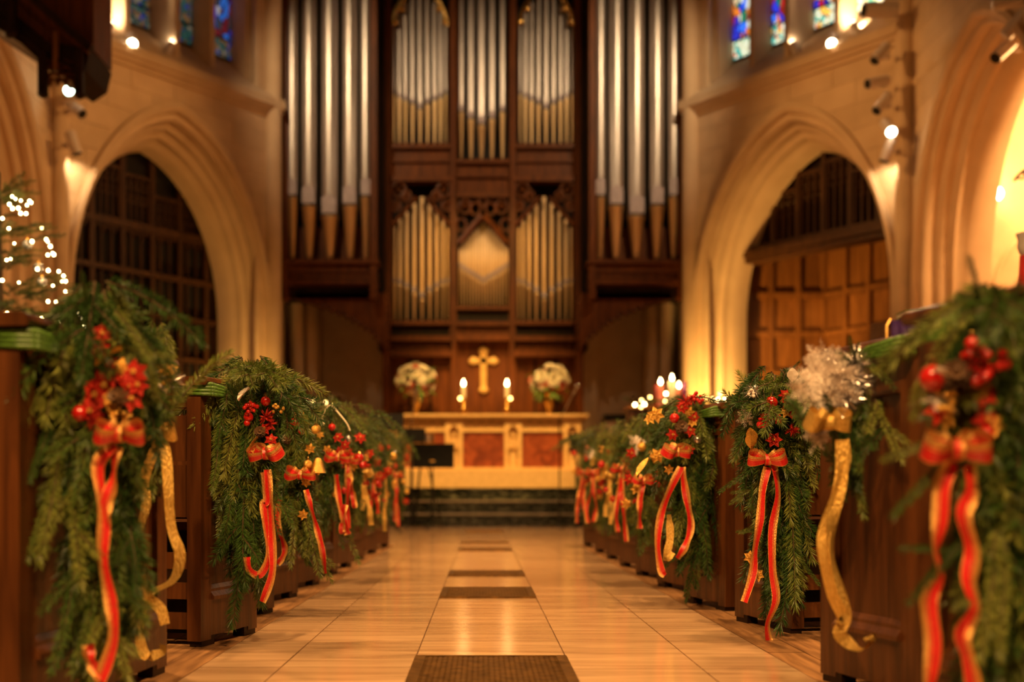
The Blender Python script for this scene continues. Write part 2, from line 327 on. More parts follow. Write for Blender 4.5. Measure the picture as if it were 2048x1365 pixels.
def arch_wall(name, fn, s0, s1, ztop, c, a, rise, k=1.75, win=None):
    mb = MB(); cv = [p for p in arch_curve(a, rise, c) if p[1] >= SPR - 1e-6]
    for i in range(len(cv) - 1):
        (sa, za), (sb, zb) = cv[i], cv[i + 1]
        mb.add([fn(sa, 0, za), fn(sb, 0, zb), fn(sb, 0, ztop), fn(sa, 0, ztop)], [(0, 1, 2, 3)])
    mb.add([fn(s0, 0, 0), fn(c - a, 0, 0), fn(c - a, 0, ztop), fn(s0, 0, ztop)], [(0, 1, 2, 3)])
    mb.add([fn(c + a, 0, 0), fn(s1, 0, 0), fn(s1, 0, ztop), fn(c + a, 0, ztop)], [(0, 1, 2, 3)])
    wl = mb.build(name, 'stone_plain', smooth=False, solid=False); tag(wl, kind='structure')
    mb = MB(); curves = [arch_curve(a - o, rise - o * k, c) for o, d in PROF]; n = len(curves[0])
    vs = [fn(s, PROF[j][1], z) for j, cu in enumerate(curves) for s, z in cu]
    fs = [(j * n + i, j * n + i + 1, (j + 1) * n + i + 1, (j + 1) * n + i) for j in range(len(PROF) - 1) for i in range(n - 1)]
    mb.add(vs, fs); mb.build('arch_moulding', 'stone_plain', wl, smooth=True, solid=False)
    # ashlar blocks of the spandrel, clipped to the hood
    z = SPR; r = 0
    while z < ztop - 0.02:
        z1 = min(z + 0.36, ztop); s = s0 - (0.4 if r % 2 else 0.0)
        while s < s1:
            e = min(s + 0.82, s1); b0 = max(s, s0) + 0.004; b1 = e - 0.004
            if b1 > b0:
                m = 9; sam = [b0 + (b1 - b0) * i / m for i in range(m + 1)]
                lo = [max(z + 0.004, hood_z(q, a + 0.03, rise + 0.04, c)) for q in sam]
                run = []
                for q, l in list(zip(sam, lo)) + [(None, 99)]:
                    if l < z1 - 0.03: run.append((q, l))
                    else:
                        if len(run) > 1:
                            poly = run + [(run[-1][0], z1 - 0.004), (run[0][0], z1 - 0.004)]
                            MB().prism(poly, fn, -0.012, 0.004).build('stone_block', 'stone', wl)
                        run = []
            s = e
        z = z1; r += 1
    return wl
def cant(sg): return lambda s, d, z: (sg * (5.95 - 0.587 * s + 0.809 * d), 17.2 + 0.809 * s + 0.587 * d, z)
def nave(sg): return lambda s, d, z: (sg * (6.1 + d), 17.05 - s, z)
wn = 0; trims = 3
for sg, nm in ((-1, 'left'), (1, 'right')):
    fn = cant(sg)
    wl = arch_wall('wall_%s_canted' % nm, fn, -0.12, 4.25, 7.02, 1.98, 2.0, 3.24)
    # string course, sloping sill, window jambs
    sc = MB(); sc.prism([(-0.1, 7.00), (4.2, 7.00), (4.2, 7.06), (-0.1, 7.06)], fn, -0.12, 0.0); sc.prism([(-0.1, 7.06), (4.2, 7.06), (4.2, 7.13), (-0.1, 7.13)], fn, -0.17, 0.0); sc.prism([(-0.1, 6.93), (4.2, 6.93), (4.2, 7.0), (-0.1, 7.0)], fn, -0.06, 0.0)
    sc.build('string_course', 'stone_plain', wl)
    sl = MB(); sl.hexa([fn(s, d, z) for s in (-0.1, 4.2) for d, z in ((-0.16, 7.13), (-0.16, 7.2), (0.55, 7.13), (0.55, 7.84))]); sl.build('window_sill', 'stone_plain', wl)
    jb = MB()
    for a0, a1 in ((-0.12, 0.22), (3.78, 4.25)):
        jb.fbox(lambda s, d, z: fn(s, d, z), a0, a1, 0.0, 0.62, 7.13, 13.0)
    for q in (0.0, 1.0):
        sgn = 1 if q == 0 else -1; base = 0.22 if q == 0 else 3.78
        for o, d in ((0.0, 0.05), (0.07, 0.2), (0.14, 0.35)):
            jb.tube([fn(base + sgn * (o - 0.02), d, 7.3 + d), fn(base + sgn * (o - 0.02), d, 13)], 0.055, 8)
    jb.build('window_jamb', 'stone_plain', wl, smooth=True)
    # four lights with mullions
    cents = [(0.45, 1.05), (1.24, 1.86), (2.15, 2.72), (2.93, 3.56)]
    ml = [(1.05, 1.24, 0.12), (1.86, 2.15, 0.0), (2.72, 2.93, 0.12), (0.22, 0.45, 0.2), (3.56, 3.78, 0.2)]
    for m0, m1, dd in ml:
        mm = MB(); mid = (m0 + m1) / 2
        mm.prism([(m0, 0.5), (m1, 0.5), (m1, 0.38), (mid + 0.045, dd), (mid - 0.045, dd), (m0, 0.38)], lambda s, zz, d: fn(s, d, zz), 7.35 + dd * 0.8, 13)
        mm.build('mullion', 'stone_plain', wl)
    for k, (a0, a1) in enumerate(cents):
        wn += 1
        wo = MB().fbox(lambda s, d, z: fn(s, d, z), a0, a1, 0.50, 0.52, 7.84, 13.0).build('window_%d' % wn, 'iron_black'); tag(wo, kind='structure')
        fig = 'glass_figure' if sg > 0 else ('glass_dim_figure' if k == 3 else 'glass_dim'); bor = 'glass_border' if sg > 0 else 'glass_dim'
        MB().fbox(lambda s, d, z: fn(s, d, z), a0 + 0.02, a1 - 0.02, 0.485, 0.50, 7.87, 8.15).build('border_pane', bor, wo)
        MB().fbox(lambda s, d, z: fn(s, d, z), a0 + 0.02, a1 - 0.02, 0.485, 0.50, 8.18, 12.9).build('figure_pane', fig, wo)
        fb = MB()
        for zz in (8.155, 8.9, 9.7): fb.fbox(lambda s, d, z: fn(s, d, z), a0, a1, 0.47, 0.50, zz, zz + 0.025)
        fb.build('saddle_bar', 'iron_black', wo)
    # nave wall with the side-aisle arch
    fv = nave(sg)
    nw = arch_wall('wall_%s' % nm, fv, 0.0, 4.7, 9.0, 2.32, 2.12, 3.10, 1.5)
    rest = MB().fbox(fv, 4.7, 23.0, 0.0, 0.4, 0, 13); rest.build('wall_plain', 'stone_plain', nw)
    MB().fbox(fv, -0.1, 4.7, 0.0, 0.4, 9.0, 13).build('wall_plain', 'stone_plain', nw)
    # side aisle room
    ai = MB(); X0, X1 = (6.98, 10.5)
    ai.box(sg * X0 if sg > 0 else -X1, X1 if sg > 0 else -X0, 17.25, 17.45, 0, 8.5); ai.box(min(sg * X1, sg * (X1 + .2)), max(sg * X1, sg * (X1 + .2)), 10, 17.4, 0, 8.5)
    ai.box(min(sg * 6.5, sg * X1), max(sg * 6.5, sg * X1), 10, 10.2, 0, 8.5); ai.box(min(sg * 6.3, sg * X1), max(sg * 6.3, sg * X1), 10, 17.4, 8.5, 8.7); ai.box(min(sg * 6.3, sg * X1), max(sg * 6.3, sg * X1), 10, 17.4, -0.2, -0.01)
    aw = ai.build('wall_%s_side_aisle' % nm, 'stone_plain'); tag(aw, kind='structure')
    bl = MB(); cv = arch_curve(1.0, 1.1, 0, 10)
    bl.tube([(sg * (8.35 + s), 17.24, z * 0.92 + 0.25) for s, z in cv], 0.035, 6); bl.build('blind_arch', 'stone_plain', aw, smooth=True)
    # clustered corner shaft and organ-side pier
    cs = MB(); cs.tube([(sg * 6.02, 17.08, 0), (sg * 6.02, 17.08, 12)], 0.14, 20); cs.tube([(sg * 6.02, 17.08, 0), (sg * 6.02, 17.08, 0.5)], 0.22, 16)
    trims += 1; o = cs.build('trim_%d' % trims, 'stone_plain', smooth=True); tag(o, kind='structure')
    p = MB(); p.tube([(sg * 3.56, 20.45, 0.6), (sg * 3.56, 20.45, 12)], 0.145, 20); p.box(min(sg * 3.5, sg * 3.95), max(sg * 3.5, sg * 3.95), 20.6, 21.2, 0.6, 12)
    p.tube([(sg * 3.80, 20.25, 0.6), (sg * 3.80, 20.25, 12)], 0.06, 12)
    trims += 1; o = p.build('trim_%d' % trims, 'stone_plain', smooth=True); tag(o, kind='structure')
    p = MB(); p.tube([(sg * 3.33, 21.6, 0.6), (sg * 3.33, 21.6, 12)], 0.115, 18); p.tube([(sg * 3.10, 21.75, 0.6), (sg * 3.10, 21.75, 12)], 0.105, 18); p.box(min(sg * 2.98, sg * 3.4), max(sg * 2.98, sg * 3.4), 21.8, 22.4, 0.6, 12)
    trims += 1; o = p.build('trim_%d' % trims, 'stone_plain', smooth=True); tag(o, kind='structure')
    p = MB().box(min(sg * 1.78, sg * 2.12), max(sg * 1.78, sg * 2.12), 22.0, 22.4, 0.6, 12)
    trims += 1; o = p.build('trim_%d' % trims, 'stone_plain'); tag(o, kind='structure')
bw = MB().box(-8, 8, 22.4, 22.6, 0, 13).build('wall_back', 'stone_plain'); tag(bw, kind='structure')
bw = MB().box(-6.5, 6.5, -6.2, -6, 0, 13).build('wall_entrance', 'stone_plain'); tag(bw, kind='structure')
ce = MB().box(-8.5, 8.5, -6.2, 22.6, 13.0, 13.2).build('ceiling', 'dark_oak'); tag(ce, kind='structure')

# ------------------------------------------------------------------ wooden screens inside the canted arches
fnL = cant(-1); fnR = cant(1)
def bx(fn, *a): return MB().fbox(fn, *a)
t = thing('wooden_screen', 'dark wooden lattice screen filling the arch to the left of the organ', 'screen', fnL(2, 1.0, 0))
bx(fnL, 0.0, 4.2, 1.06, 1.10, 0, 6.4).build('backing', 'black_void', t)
for s in (-0.03, 0.545, 1.12, 1.70, 2.28, 2.85, 3.42, 4.0):
    bx(fnL, s - 0.045, s + 0.045, 0.94, 1.04, 0, 6.2).build('post', 'screen_oak', t)
for z, h in ((1.4, .07), (2.08, .07), (2.75, .07), (3.43, .07), (4.08, .08), (4.82, .12)):
    bx(fnL, -0.1, 4.1, 0.92, 1.04, z - h / 2, z + h / 2).build('rail', 'screen_oak', t)
for j in range(7):
    s0 = -0.03 + 0.573 * j
    for q in (1, 2):
        s = s0 + 0.191 * q
        bx(fnL, s - 0.014, s + 0.014, 0.97, 1.01, 0, 4.8).build('mullion', 'screen_oak', t)
        for zz in (4.05, 4.78):
            pass
    # small cusped heads under the top rail and pierced tracery panels above
    hd = MB()
    for q in range(3):
        a = s0 + 0.05 + 0.191 * q
        for e in (0, 1):
            aa = a if e == 0 else a + 0.14
            hd.prism([(aa, 4.62), (aa, 4.76), (a + 0.07, 4.76)], fnL, 0.965, 1.01)
    hd.build('cusped_head', 'screen_oak', t)
    top = 5.35 + (0.32 if j in (2,) else (0.25 if j in (3,) else 0))
    tr = MB()
    for q in range(5):
        a = s0 + 0.06 + 0.115 * q
        tr.fbox(fnL, a - 0.012, a + 0.012, 0.97, 1.0, 4.86, top)
        for zz in (0.0, 0.22):
            cx, cz = a + 0.05, top - 0.13 - zz
            tr.tube([fnL(cx + 0.045 * math.cos(k * PI / 4), 0.985, cz + 0.07 * math.sin(k * PI / 4)) for k in range(9)], 0.012, 4)
    tr.fbox(fnL, s0, s0 + 0.57, 0.96, 1.01, top, top + 0.05)
    tr.build('tracery_panel', 'screen_oak', t)
# right: tracery gallery over a panelled recess
t = thing('gallery_front', 'dark carved tracery gallery in the upper arch right of the organ', 'gallery', fnR(2, 0.9, 4.5))
bx(fnR, -0.2, 4.2, 0.98, 1.02, 4.62, 6.4).build('backing', 'dark_oak', t)
bx(fnR, -0.2, 4.15, 0.62, 1.0, 4.50, 4.60).build('rail', 'screen_oak', t); bx(fnR, -0.2, 4.15, 0.68, 1.0, 4.42, 4.50).build('rail', 'screen_oak', t); bx(fnR, -0.2, 4.15, 0.72, 1.0, 4.60, 4.70).build('rail', 'screen_oak', t)
for j in range(8):
    s0 = -0.1 + 0.52 * j
    bx(fnR, s0 - 0.035, s0 + 0.035, 0.86, 0.98, 4.6, 6.3).build('post', 'screen_oak', t)
    top = 5.62 + {3: 0.2, 4: 0.1}.get(j, -0.06 * abs(j - 3))
    tr = MB()
    for q in range(4):
        a = s0 + 0.06 + 0.13 * q
        tr.fbox(fnR, a - 0.014, a + 0.014, 0.89, 0.97, 4.7, top)
        if q < 3 and j > 0:
            for zz in (0.10, 0.30):
                tr.tube([fnR(a + 0.065 + 0.05 * math.cos(k * PI / 4), 0.92, top - zz + 0.075 * math.sin(k * PI / 4)) for k in range(9)], 0.014, 4)
    tr.fbox(fnR, s0, s0 + 0.52, 0.87, 0.97, top, top + 0.05)
    tr.build('tracery_panel', 'screen_oak', t)
t = thing('wall_panelling', 'warm brown oak panelling in the recess under the carved gallery', 'panelling', (5.4, 21, 0.3))
def plB(a, d, z): return (4.0 + a, 21.0 + d, z)
pA, pB = Vector((6.0, 21.0, 0)), Vector((7.0, 19.35, 0)); pd = (pB - pA).normalized(); pn = Vector((pd.y * -1, pd.x, 0)) * -1
def plR(a, d, z):
    q = pA + pd * a + pn * d; return (q.x, q.y, z)
for fn_, xs_, nm in ((plB, [0.0, 0.55, 1.04, 1.52, 2.0], 'b'), (plR, [0.0, 0.5, 1.0, 1.5, 1.93], 'r')):
    sgn = 1 if nm == 'b' else -1
    bx(fn_, xs_[0], xs_[-1], 0.03 * sgn, 0.08 * sgn, 0.3, 6.3).build('backing', 'dark_oak', t)
    zs = [1.2, 1.9, 2.6, 3.28, 3.96, 4.9]
    for z in zs: bx(fn_, xs_[0], xs_[-1], -0.06 * sgn, 0.04 * sgn, z - 0.05, z + 0.05).build('rail', 'panel_oak', t)
    for x in xs_: bx(fn_, x - 0.045, x + 0.045, -0.065 * sgn, 0.04 * sgn, 0.3, 6.3).build('stile', 'panel_oak', t)
    for i in range(len(zs) - 1):
        for j in range(len(xs_) - 1):
            bx(fn_, xs_[j] + 0.05, xs_[j + 1] - 0.05, 0.005 * sgn, 0.03 * sgn, zs[i] + 0.055, zs[i + 1] - 0.055).build('panel', 'panel_oak', t)

# ------------------------------------------------------------------ pipe organ
OY = 21.5
def o2(px, py, Y=OY): return at(px, py, Y)
org = thing('pipe_organ', 'tall pipe organ with carved oak case and silver pipes behind the altar', 'pipe organ', (0, 21.6, 0.6))
def pxbox(x0, x1, y0, y1, Y, d0, d1, name='panel', mat='organ_oak', par=None):
    a, b = at(x0, y1, Y), at(x1, y0, Y)
    return MB().box(a.x, b.x, Y + d0, Y + d1, a.z, b.z).build(name, mat, par or org)
def pipe(px, wpx, top, mouth, foot, Y, gilt=False, mh=None):
    k = Y / F; r = wpx * k / 2; b = at(px, foot, Y); zm = at(px, mouth, Y).z; zt = at(px, top, Y).z; mh = mh or r * 1.5
    c = (b.x, Y, 0)
    mb = MB().lathe([(r, zm), (r, zm + mh * 0.3), (r, zt - 0.02), (r * 0.93, zt - 0.018), (r * 0.9, zt - 0.2)], c, 14)
    o = mb.build('organ_pipe', 'pipe_gilt' if gilt else 'pipe_metal', org, smooth=True)
    MB().lathe([(r * 0.30, b.z), (r * 0.42, b.z + 0.05), (r * 0.95, zm - 0.05), (r * 1.06, zm - 0.03), (r * 1.06, zm - 0.012), (r * 0.9, zm)], c, 14).build('pipe_foot', 'pipe_gilt', o, smooth=True)
    m = MB(); hw = r * 0.80; fy = Y - r * 1.02
    m.prism([(b.x - hw, zm + 0.03), (b.x + hw, zm + 0.03), (b.x + hw, zm + 0.03 + mh), (b.x, zm + 0.03 + mh * 1.25), (b.x - hw, zm + 0.03 + mh)], lambda a, d, z: (a, d, z), fy - 0.004, Y - r * 0.3, 0)
    m.prism([(b.x - hw, zm + 0.004), (b.x + hw, zm + 0.004), (b.x + hw, zm + 0.03), (b.x - hw, zm + 0.03)], lambda a, d, z: (a, d, z), fy + 0.002, Y - r * 0.3, 1)
    m.build('pipe_mouth', ['mouth_lead', 'black_void'], o)
TY = 20.9
for mir in (0, 1):
    mx = (lambda p: p) if not mir else (lambda p: 2 * 966 - p)
    def pb(x0, x1, *a, **k):
        q = sorted((mx(x0), mx(x1))); return pxbox(q[0], q[1], *a, **k)
    for px, wd, mo in ((585, 24, 396), (619, 31, 414), (660, 35, 434), (700, 31, 414), (732, 23, 396)):
        pipe(mx(px), wd, -160, mo, 517, TY, mh=0.20 + wd * 0.002)
    pb(566, 577, -180, 598, TY - 0.1, -0.08, 0.12, name='tower_post'); pb(741, 754, -180, 598, TY - 0.1, -0.08, 0.12, name='tower_post')
    pb(556, 566, -180, 592, TY, -0.02, 0.5, name='tower_post')
    for x in (571, 747):
        a = at(mx(x), 598, TY - 0.1); m = MB(); m.lathe([(0.05, 0.06), (0.085, 0.03), (0.085, 0.0), (0.05, -0.03), (0.005, -0.05)], (a.x, a.y, a.z), 4); m.build('post_finial', 'organ_oak', org)
    pb(560, 757, 520, 528, TY - 0.16, -0.06, 0.9, name='tower_rail'); pb(567, 750, 528, 545, TY - 0.12, -0.02, 0.2, name='tower_rail'); pb(577, 742, 545, 560, TY - 0.1, 0.0, 0.15, name='tower_panel'); pb(564, 754, 560, 569, TY - 0.14, -0.03, 0.9, name='tower_rail')
    fr = MB()
    for i in range(16):
        a = at(mx(582 + i * 10.2), 552, TY - 0.1); fr.box(a.x - 0.030, a.x + 0.030, a.y - 0.012, a.y + 0.02, a.z - 0.045, a.z + 0.045)
    fr.build('tower_frieze', 'organ_oak', org)
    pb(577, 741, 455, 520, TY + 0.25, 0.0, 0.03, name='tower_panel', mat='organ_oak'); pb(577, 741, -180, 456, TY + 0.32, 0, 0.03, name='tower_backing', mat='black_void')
    pb(566, 752, 569, 598, TY + 0.1, 0.0, 0.6, name='tower_soffit', mat='dark_oak')
    # curved bracket under the tower
    poly = []
    P0, P1, P2 = (772, 700), (735, 628), (590, 598)
    arc = [((1 - q) ** 2 * P0[0] + 2 * q * (1 - q) * P1[0] + q * q * P2[0], (1 - q) ** 2 * P0[1] + 2 * q * (1 - q) * P1[1] + q * q * P2[1]) for q in [i / 14 for i in range(15)]]
    poly = [(at(mx(x), y, TY + .1).x, at(mx(x), y, TY + .1).z) for x, y in arc + [(590, 586), (772, 586)]]
    MB().prism(poly, lambda a, d, z: (a, d, z), TY + 0.1, TY + 0.45).build('tower_bracket', 'organ_oak', org)
    cr = MB()
    for i in range(2, 12):
        x, y = arc[i]; a = at(mx(x), y + 4, TY + .1); cr.ball((a.x, a.y - 0.02, a.z), 0.045, 6, 4)
    cr.build('bracket_cresting', 'organ_oak', org)
    # outer posts of the centre case with carved leaf drops
    pb(757, 770, -180, 700, OY - 0.25, -0.05, 0.6, name='case_post', mat='dark_oak'); pb(771, 783, -180, 640, OY - 0.2, 0, 0.4, name='case_post'); pb(765, 780, 640, 840, OY - 0.3, -0.03, 0.3, name='case_post')
    dr = MB()
    for i in range(5):
        a = at(mx(771), 608 + i * 15.5, OY - 0.42); dr.ball((a.x, a.y, a.z), 0.068, 8, 6, sz=1.0); dr.ball((a.x - 0.04, a.y, a.z - 0.05), 0.04, 6, 4); dr.ball((a.x + 0.04, a.y, a.z - 0.05), 0.04, 6, 4)
    dr.build('carved_drop', 'organ_oak', org, smooth=True)
    # inner posts, rails
    pb(899, 914, -180, 830, OY - 0.15, 0, 0.3, name='case_post'); pb(903, 910, -180, 830, OY - 0.2, 0, 0.06, name='case_post')
    pb(780, 902, 287, 296, OY - 0.2, 0, 0.3, name='case_rail'); pb(780, 902, 296, 318, OY - 0.1, 0, 0.2, name='case_panel'); pb(780, 902, 318, 324, OY - 0.16, 0, 0.2, name='case_rail'); pb(780, 902, 324, 352, OY - 0.1, 0, 0.2, name='case_panel'); pb(780, 902, 352, 362, OY - 0.2, 0, 0.3, name='case_rail')
    pb(780, 902, 641, 650, OY - 0.25, 0, 0.4, name='case_rail'); pb(780, 902, 650, 672, OY - 0.08, 0, 0.2, name='case_panel', mat='dark_oak'); pb(780, 902, 672, 682, OY - 0.28, 0, 0.4, name='case_rail'); pb(780, 902, 682, 702, OY - 0.15, 0, 0.2, name='case_panel'); pb(780, 902, 702, 713, OY - 0.32, 0, 0.4, name='case_rail'); pb(780, 902, 713, 840, OY - 0.05, 0, 0.1, name='case_panel')
    fr = MB()
    for i in range(14):
        a = at(mx(788 + i * 8.2), 692, OY - 0.15); fr.tube([(a.x - 0.025, a.y - 0.01, a.z - 0.06), (a.x, a.y - 0.015, a.z + 0.06), (a.x + 0.025, a.y - 0.01, a.z - 0.06)], 0.012, 4)
    fr.build('carved_frieze', 'organ_oak', org)
    for x in (820, 862): pb(x - 2, x + 2, 713, 835, OY - 0.07, 0, 0.05, name='panel_strip', mat='dark_oak')
    # pipes of the side fields
    for px, wd, tp, mo in zip((788, 799, 811, 825, 840, 855, 869, 881, 892), (6.8, 7.6, 9, 10.2, 11, 10.2, 9, 7.6, 6.8), (46, 24, 4, -20, -30, -20, 4, 24, 46), (190, 197, 203, 210, 220, 210, 203, 197, 190)):
        pipe(mx(px), wd, tp, mo, 287, OY)
    for px, wd, tp, mo in zip((789.5, 800.5, 813.5, 828.5, 844, 859.5, 873.5, 885.5, 895), (6.6, 7.4, 8.6, 9.8, 10.6, 9.8, 8.6, 7.4, 6.6), (452, 437, 422, 405, 393, 405, 422, 437, 452), (567, 570, 577, 586, 598, 586, 577, 570, 567)):
        pipe(mx(px), wd, tp, mo, 641, OY, gilt=True)
    # gilt arched canopy over the upper field, carved tracery over the lower field
    cn = MB(); 
    for off, rr in ((0, 0.03), (7, 0.022)):
        cn.tube([at(mx(x), y, OY - 0.18) for x, y in ((784, 52 - off), (790, 30 - off), (800, 10 - off), (815, -12 - off), (840, -40 - off), (865, -12 - off), (880, 10 - off), (890, 30 - off), (896, 52 - off))], rr, 6)
    for x, y in ((790, 44), (803, 18), (877, 18), (890, 44)):
        a = at(mx(x), y, OY - 0.2); cn.ball(a, 0.055, 8, 6)
    cn.build('gilded_canopy', 'brass', org, smooth=True)
    for half in (0, 1):
        tr = MB()
        for x, y, r in ((798, 380, 13), (792, 412, 9), (812, 392, 9)):
            x = x if not half else 1685 - x
            tr.tube([at(mx(x) + r * math.cos(i * PI / 6), y + r * 1.1 * math.sin(i * PI / 6), OY - 0.14) for i in range(13)], 0.026, 5)
            tr.ball(at(mx(x), y, OY - 0.14), 0.045, 6, 4)
        for x0, y0, x1, y1 in ((783, 450, 800, 432), (800, 432, 815, 414), (815, 414, 832, 395)):
            if half: x0, x1 = 1685 - x0, 1685 - x1
            tr.tube([at(mx(x0), y0, OY - 0.15), at(mx((x0 + x1) / 2), (y0 + y1) / 2 + 3, OY - 0.17), at(mx(x1), y1, OY - 0.15)], 0.035, 5)
        tr.build('carved_tracery', 'organ_oak', org, smooth=True)
# centre field
for px, wd, mo in ((922, 12.5, 226), (942, 14, 240), (963, 16, 252), (984, 14, 240), (1005, 12.5, 226)): pipe(px, wd, -150, mo, 318, OY)
for i in range(17):
    q = abs(i - 8) / 8; pipe(919.5 + i * 5.95, 5.1, 443 + 48 * q, 568 - 30 * q, 612, OY, gilt=True, mh=0.07)
for y0, y1, d, mat in ((318, 326, -0.2, 'organ_oak'), (326, 348, -0.1, 'organ_oak'), (348, 354, -0.17, 'organ_oak'), (354, 386, -0.1, 'organ_oak'), (386, 394, -0.2, 'organ_oak'), (612, 620, -0.22, 'organ_oak'), (620, 643, -0.08, 'dark_oak'), (643, 652, -0.25, 'organ_oak'), (652, 670, -0.14, 'organ_oak'), (670, 681, -0.32, 'organ_oak'), (681, 840, -0.03, 'organ_oak')):
    pxbox(913, 1019, y0, y1, OY + d, 0, 0.25, 'case_rail' if y1 - y0 < 12 else 'case_panel', mat)
tr = MB()
for x, y, r in ((930, 414, 11), (1003, 414, 11), (951, 418, 10), (981, 418, 10), (922, 450, 10), (1011, 450, 10), (966, 404, 7)):
    tr.tube([at(x + r * math.cos(i * PI / 6), y + r * 1.25 * math.sin(i * PI / 6), OY - 0.14) for i in range(13)], 0.026, 5)
tr.build('carved_tracery', 'organ_oak', org, smooth=True)
for sgn in (-1, 1):
    tr = MB(); tr.tube([at(966 + sgn * x, y, OY - 0.15) for x, y in ((50, 486), (40, 478), (28, 462), (14, 445), (2, 432))], 0.06, 5); tr.build('carved_rib', 'organ_oak', org, smooth=True)
    MB().ball(at(966 + sgn * 37, 412, OY - 0.16), 0.05, 6, 4).build('carved_boss', 'organ_oak', org, smooth=True)
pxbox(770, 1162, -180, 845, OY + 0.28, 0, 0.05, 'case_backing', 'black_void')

# ------------------------------------------------------------------ altar
AY = 20.5
al = thing('altar', 'pale carved stone altar with red marble panels and statue niches', 'altar', (0.02, AY + 0.4, 0.6))
def apx(px): return (px - VPX) / F * AY
ped = MB().box(apx(755), apx(1178), 20.15, 21.1, 0.60, 0.90).build('plinth', 'altar_stone', al)
z0, z1 = 0.90, 1.86
MB().box(apx(768), apx(1166), AY + 0.12, AY + 0.55, z0, z1 - 0.09).build('body', 'altar_stone', al)
MB().box(apx(760), apx(1174), AY - 0.06, AY + 0.57, z1 - 0.09, z1 - 0.045).build('cornice', 'altar_stone', al)
MB().box(apx(757), apx(1177), AY - 0.10, AY + 0.6, z1 - 0.045, z1).build('table_top', 'altar_stone', al)
MB().box(apx(764), apx(1170), AY - 0.02, AY + 0.12, z0, z0 + 0.05).build('base_moulding', 'altar_stone', al)
CX = 967
for k in (-1, 0, 1):
    a, b = apx(CX + k * 118.5 - 41), apx(CX + k * 118.5 + 41)
    MB().box(a, b, AY + 0.06, AY + 0.12, z0 + 0.05, z0 + 0.66).build('marble_panel', 'red_marble', al)
    rl = MB().box(a, b, AY + 0.05, AY + 0.12, z0 + 0.72, z0 + 0.86)
    rl.build('carved_frieze', 'altar_relief', al)
    MB().box(a - 0.01, b + 0.01, AY + 0.02, AY + 0.12, z0 + 0.66, z0 + 0.72).build('frieze_moulding', 'altar_stone', al)
    lv = MB()
    for i in range(8):
        x = a + (b - a) * (i + 0.5) / 8; lv.ball((x, AY + 0.05, z0 + 0.79 + 0.02 * (-1) ** i), 0.035, 8, 5, sy=0.5)
    lv.build('frieze_leaves', 'altar_stone', al, smooth=True)
for k in (-1.5, -0.5, 0.5, 1.5):
    x = apx(CX + k * 118.5); hw = apx(CX + 17.5) - apx(CX)
    MB().box(x - hw, x - hw * 0.55, AY, AY + 0.12, z0 + 0.05, z1 - 0.09).build('niche_pier', 'altar_stone', al)
    MB().box(x + hw * 0.55, x + hw, AY, AY + 0.12, z0 + 0.05, z1 - 0.09).build('niche_pier', 'altar_stone', al)
    MB().prism([(x - hw * .55, z0 + .62), (x - hw * .5, z0 + .70), (x, z0 + .78), (x + hw * .5, z0 + .70), (x + hw * .55, z0 + .62), (x + hw * .55, z1 - .09), (x - hw * .55, z1 - .09)], lambda a, d, z: (a, d, z), AY + 0.01, AY + 0.12).build('niche_head', 'altar_stone', al)
    st = MB(); st.lathe([(0.07, 0.05), (0.072, 0.10), (0.058, 0.26), (0.052, 0.38), (0.066, 0.48), (0.062, 0.52), (0.022, 0.545), (0.02, 0.56)], (x, AY + 0.07, z0), 10, sy=0.7)
    st.ball((x, AY + 0.065, z0 + 0.60), 0.042, 10, 7, sz=1.2); st.tube([(x - .055, AY + .05, z0 + .48), (x - .06, AY + .01, z0 + .38), (x - .005, AY - .01, z0 + .40)], 0.018, 6); st.tube([(x + .055, AY + .05, z0 + .48), (x + .06, AY + .01, z0 + .38), (x + .005, AY - .01, z0 + .40)], 0.018, 6)
    st.build('statue', 'altar_stone', al, smooth=True)
    MB().box(x - .075, x + .075, AY + .0, AY + .12, z0 + .05, z0 + .09).build('statue_base', 'altar_stone', al)
# cross on the reredos
cxx = at(967, 700, 21.42)
cr = MB(); zc = at(967, 722, 21.42).z; zb = at(967, 782, 21.42).z; zt = at(967, 699, 21.42).z; hw = 24 * 21.42 / F
cr.box(cxx.x - 0.055, cxx.x + 0.055, 21.40, 21.45, zb + 0.03, zt - 0.03); cr.box(cxx.x - hw + 0.03, cxx.x + hw - 0.03, 21.40, 21.45, zc - 0.05, zc + 0.05)
for (x, z) in ((cxx.x, zt - 0.02), (cxx.x, zb + 0.02), (cxx.x - hw + .03, zc), (cxx.x + hw - .03, zc)):
    for dx, dz in ((0, 0.025), (-.04, -.01), (.04, -.01), (0, -.03), (0, 0)): cr.ball((x + dx, 21.42, z + dz), 0.05, 10, 6, sy=0.6)
o = cr.build('altar_cross', 'bronze_cross', smooth=True); rebase(o); tag(o, 'gilded cross with rounded ends on the panel above the altar', 'cross')
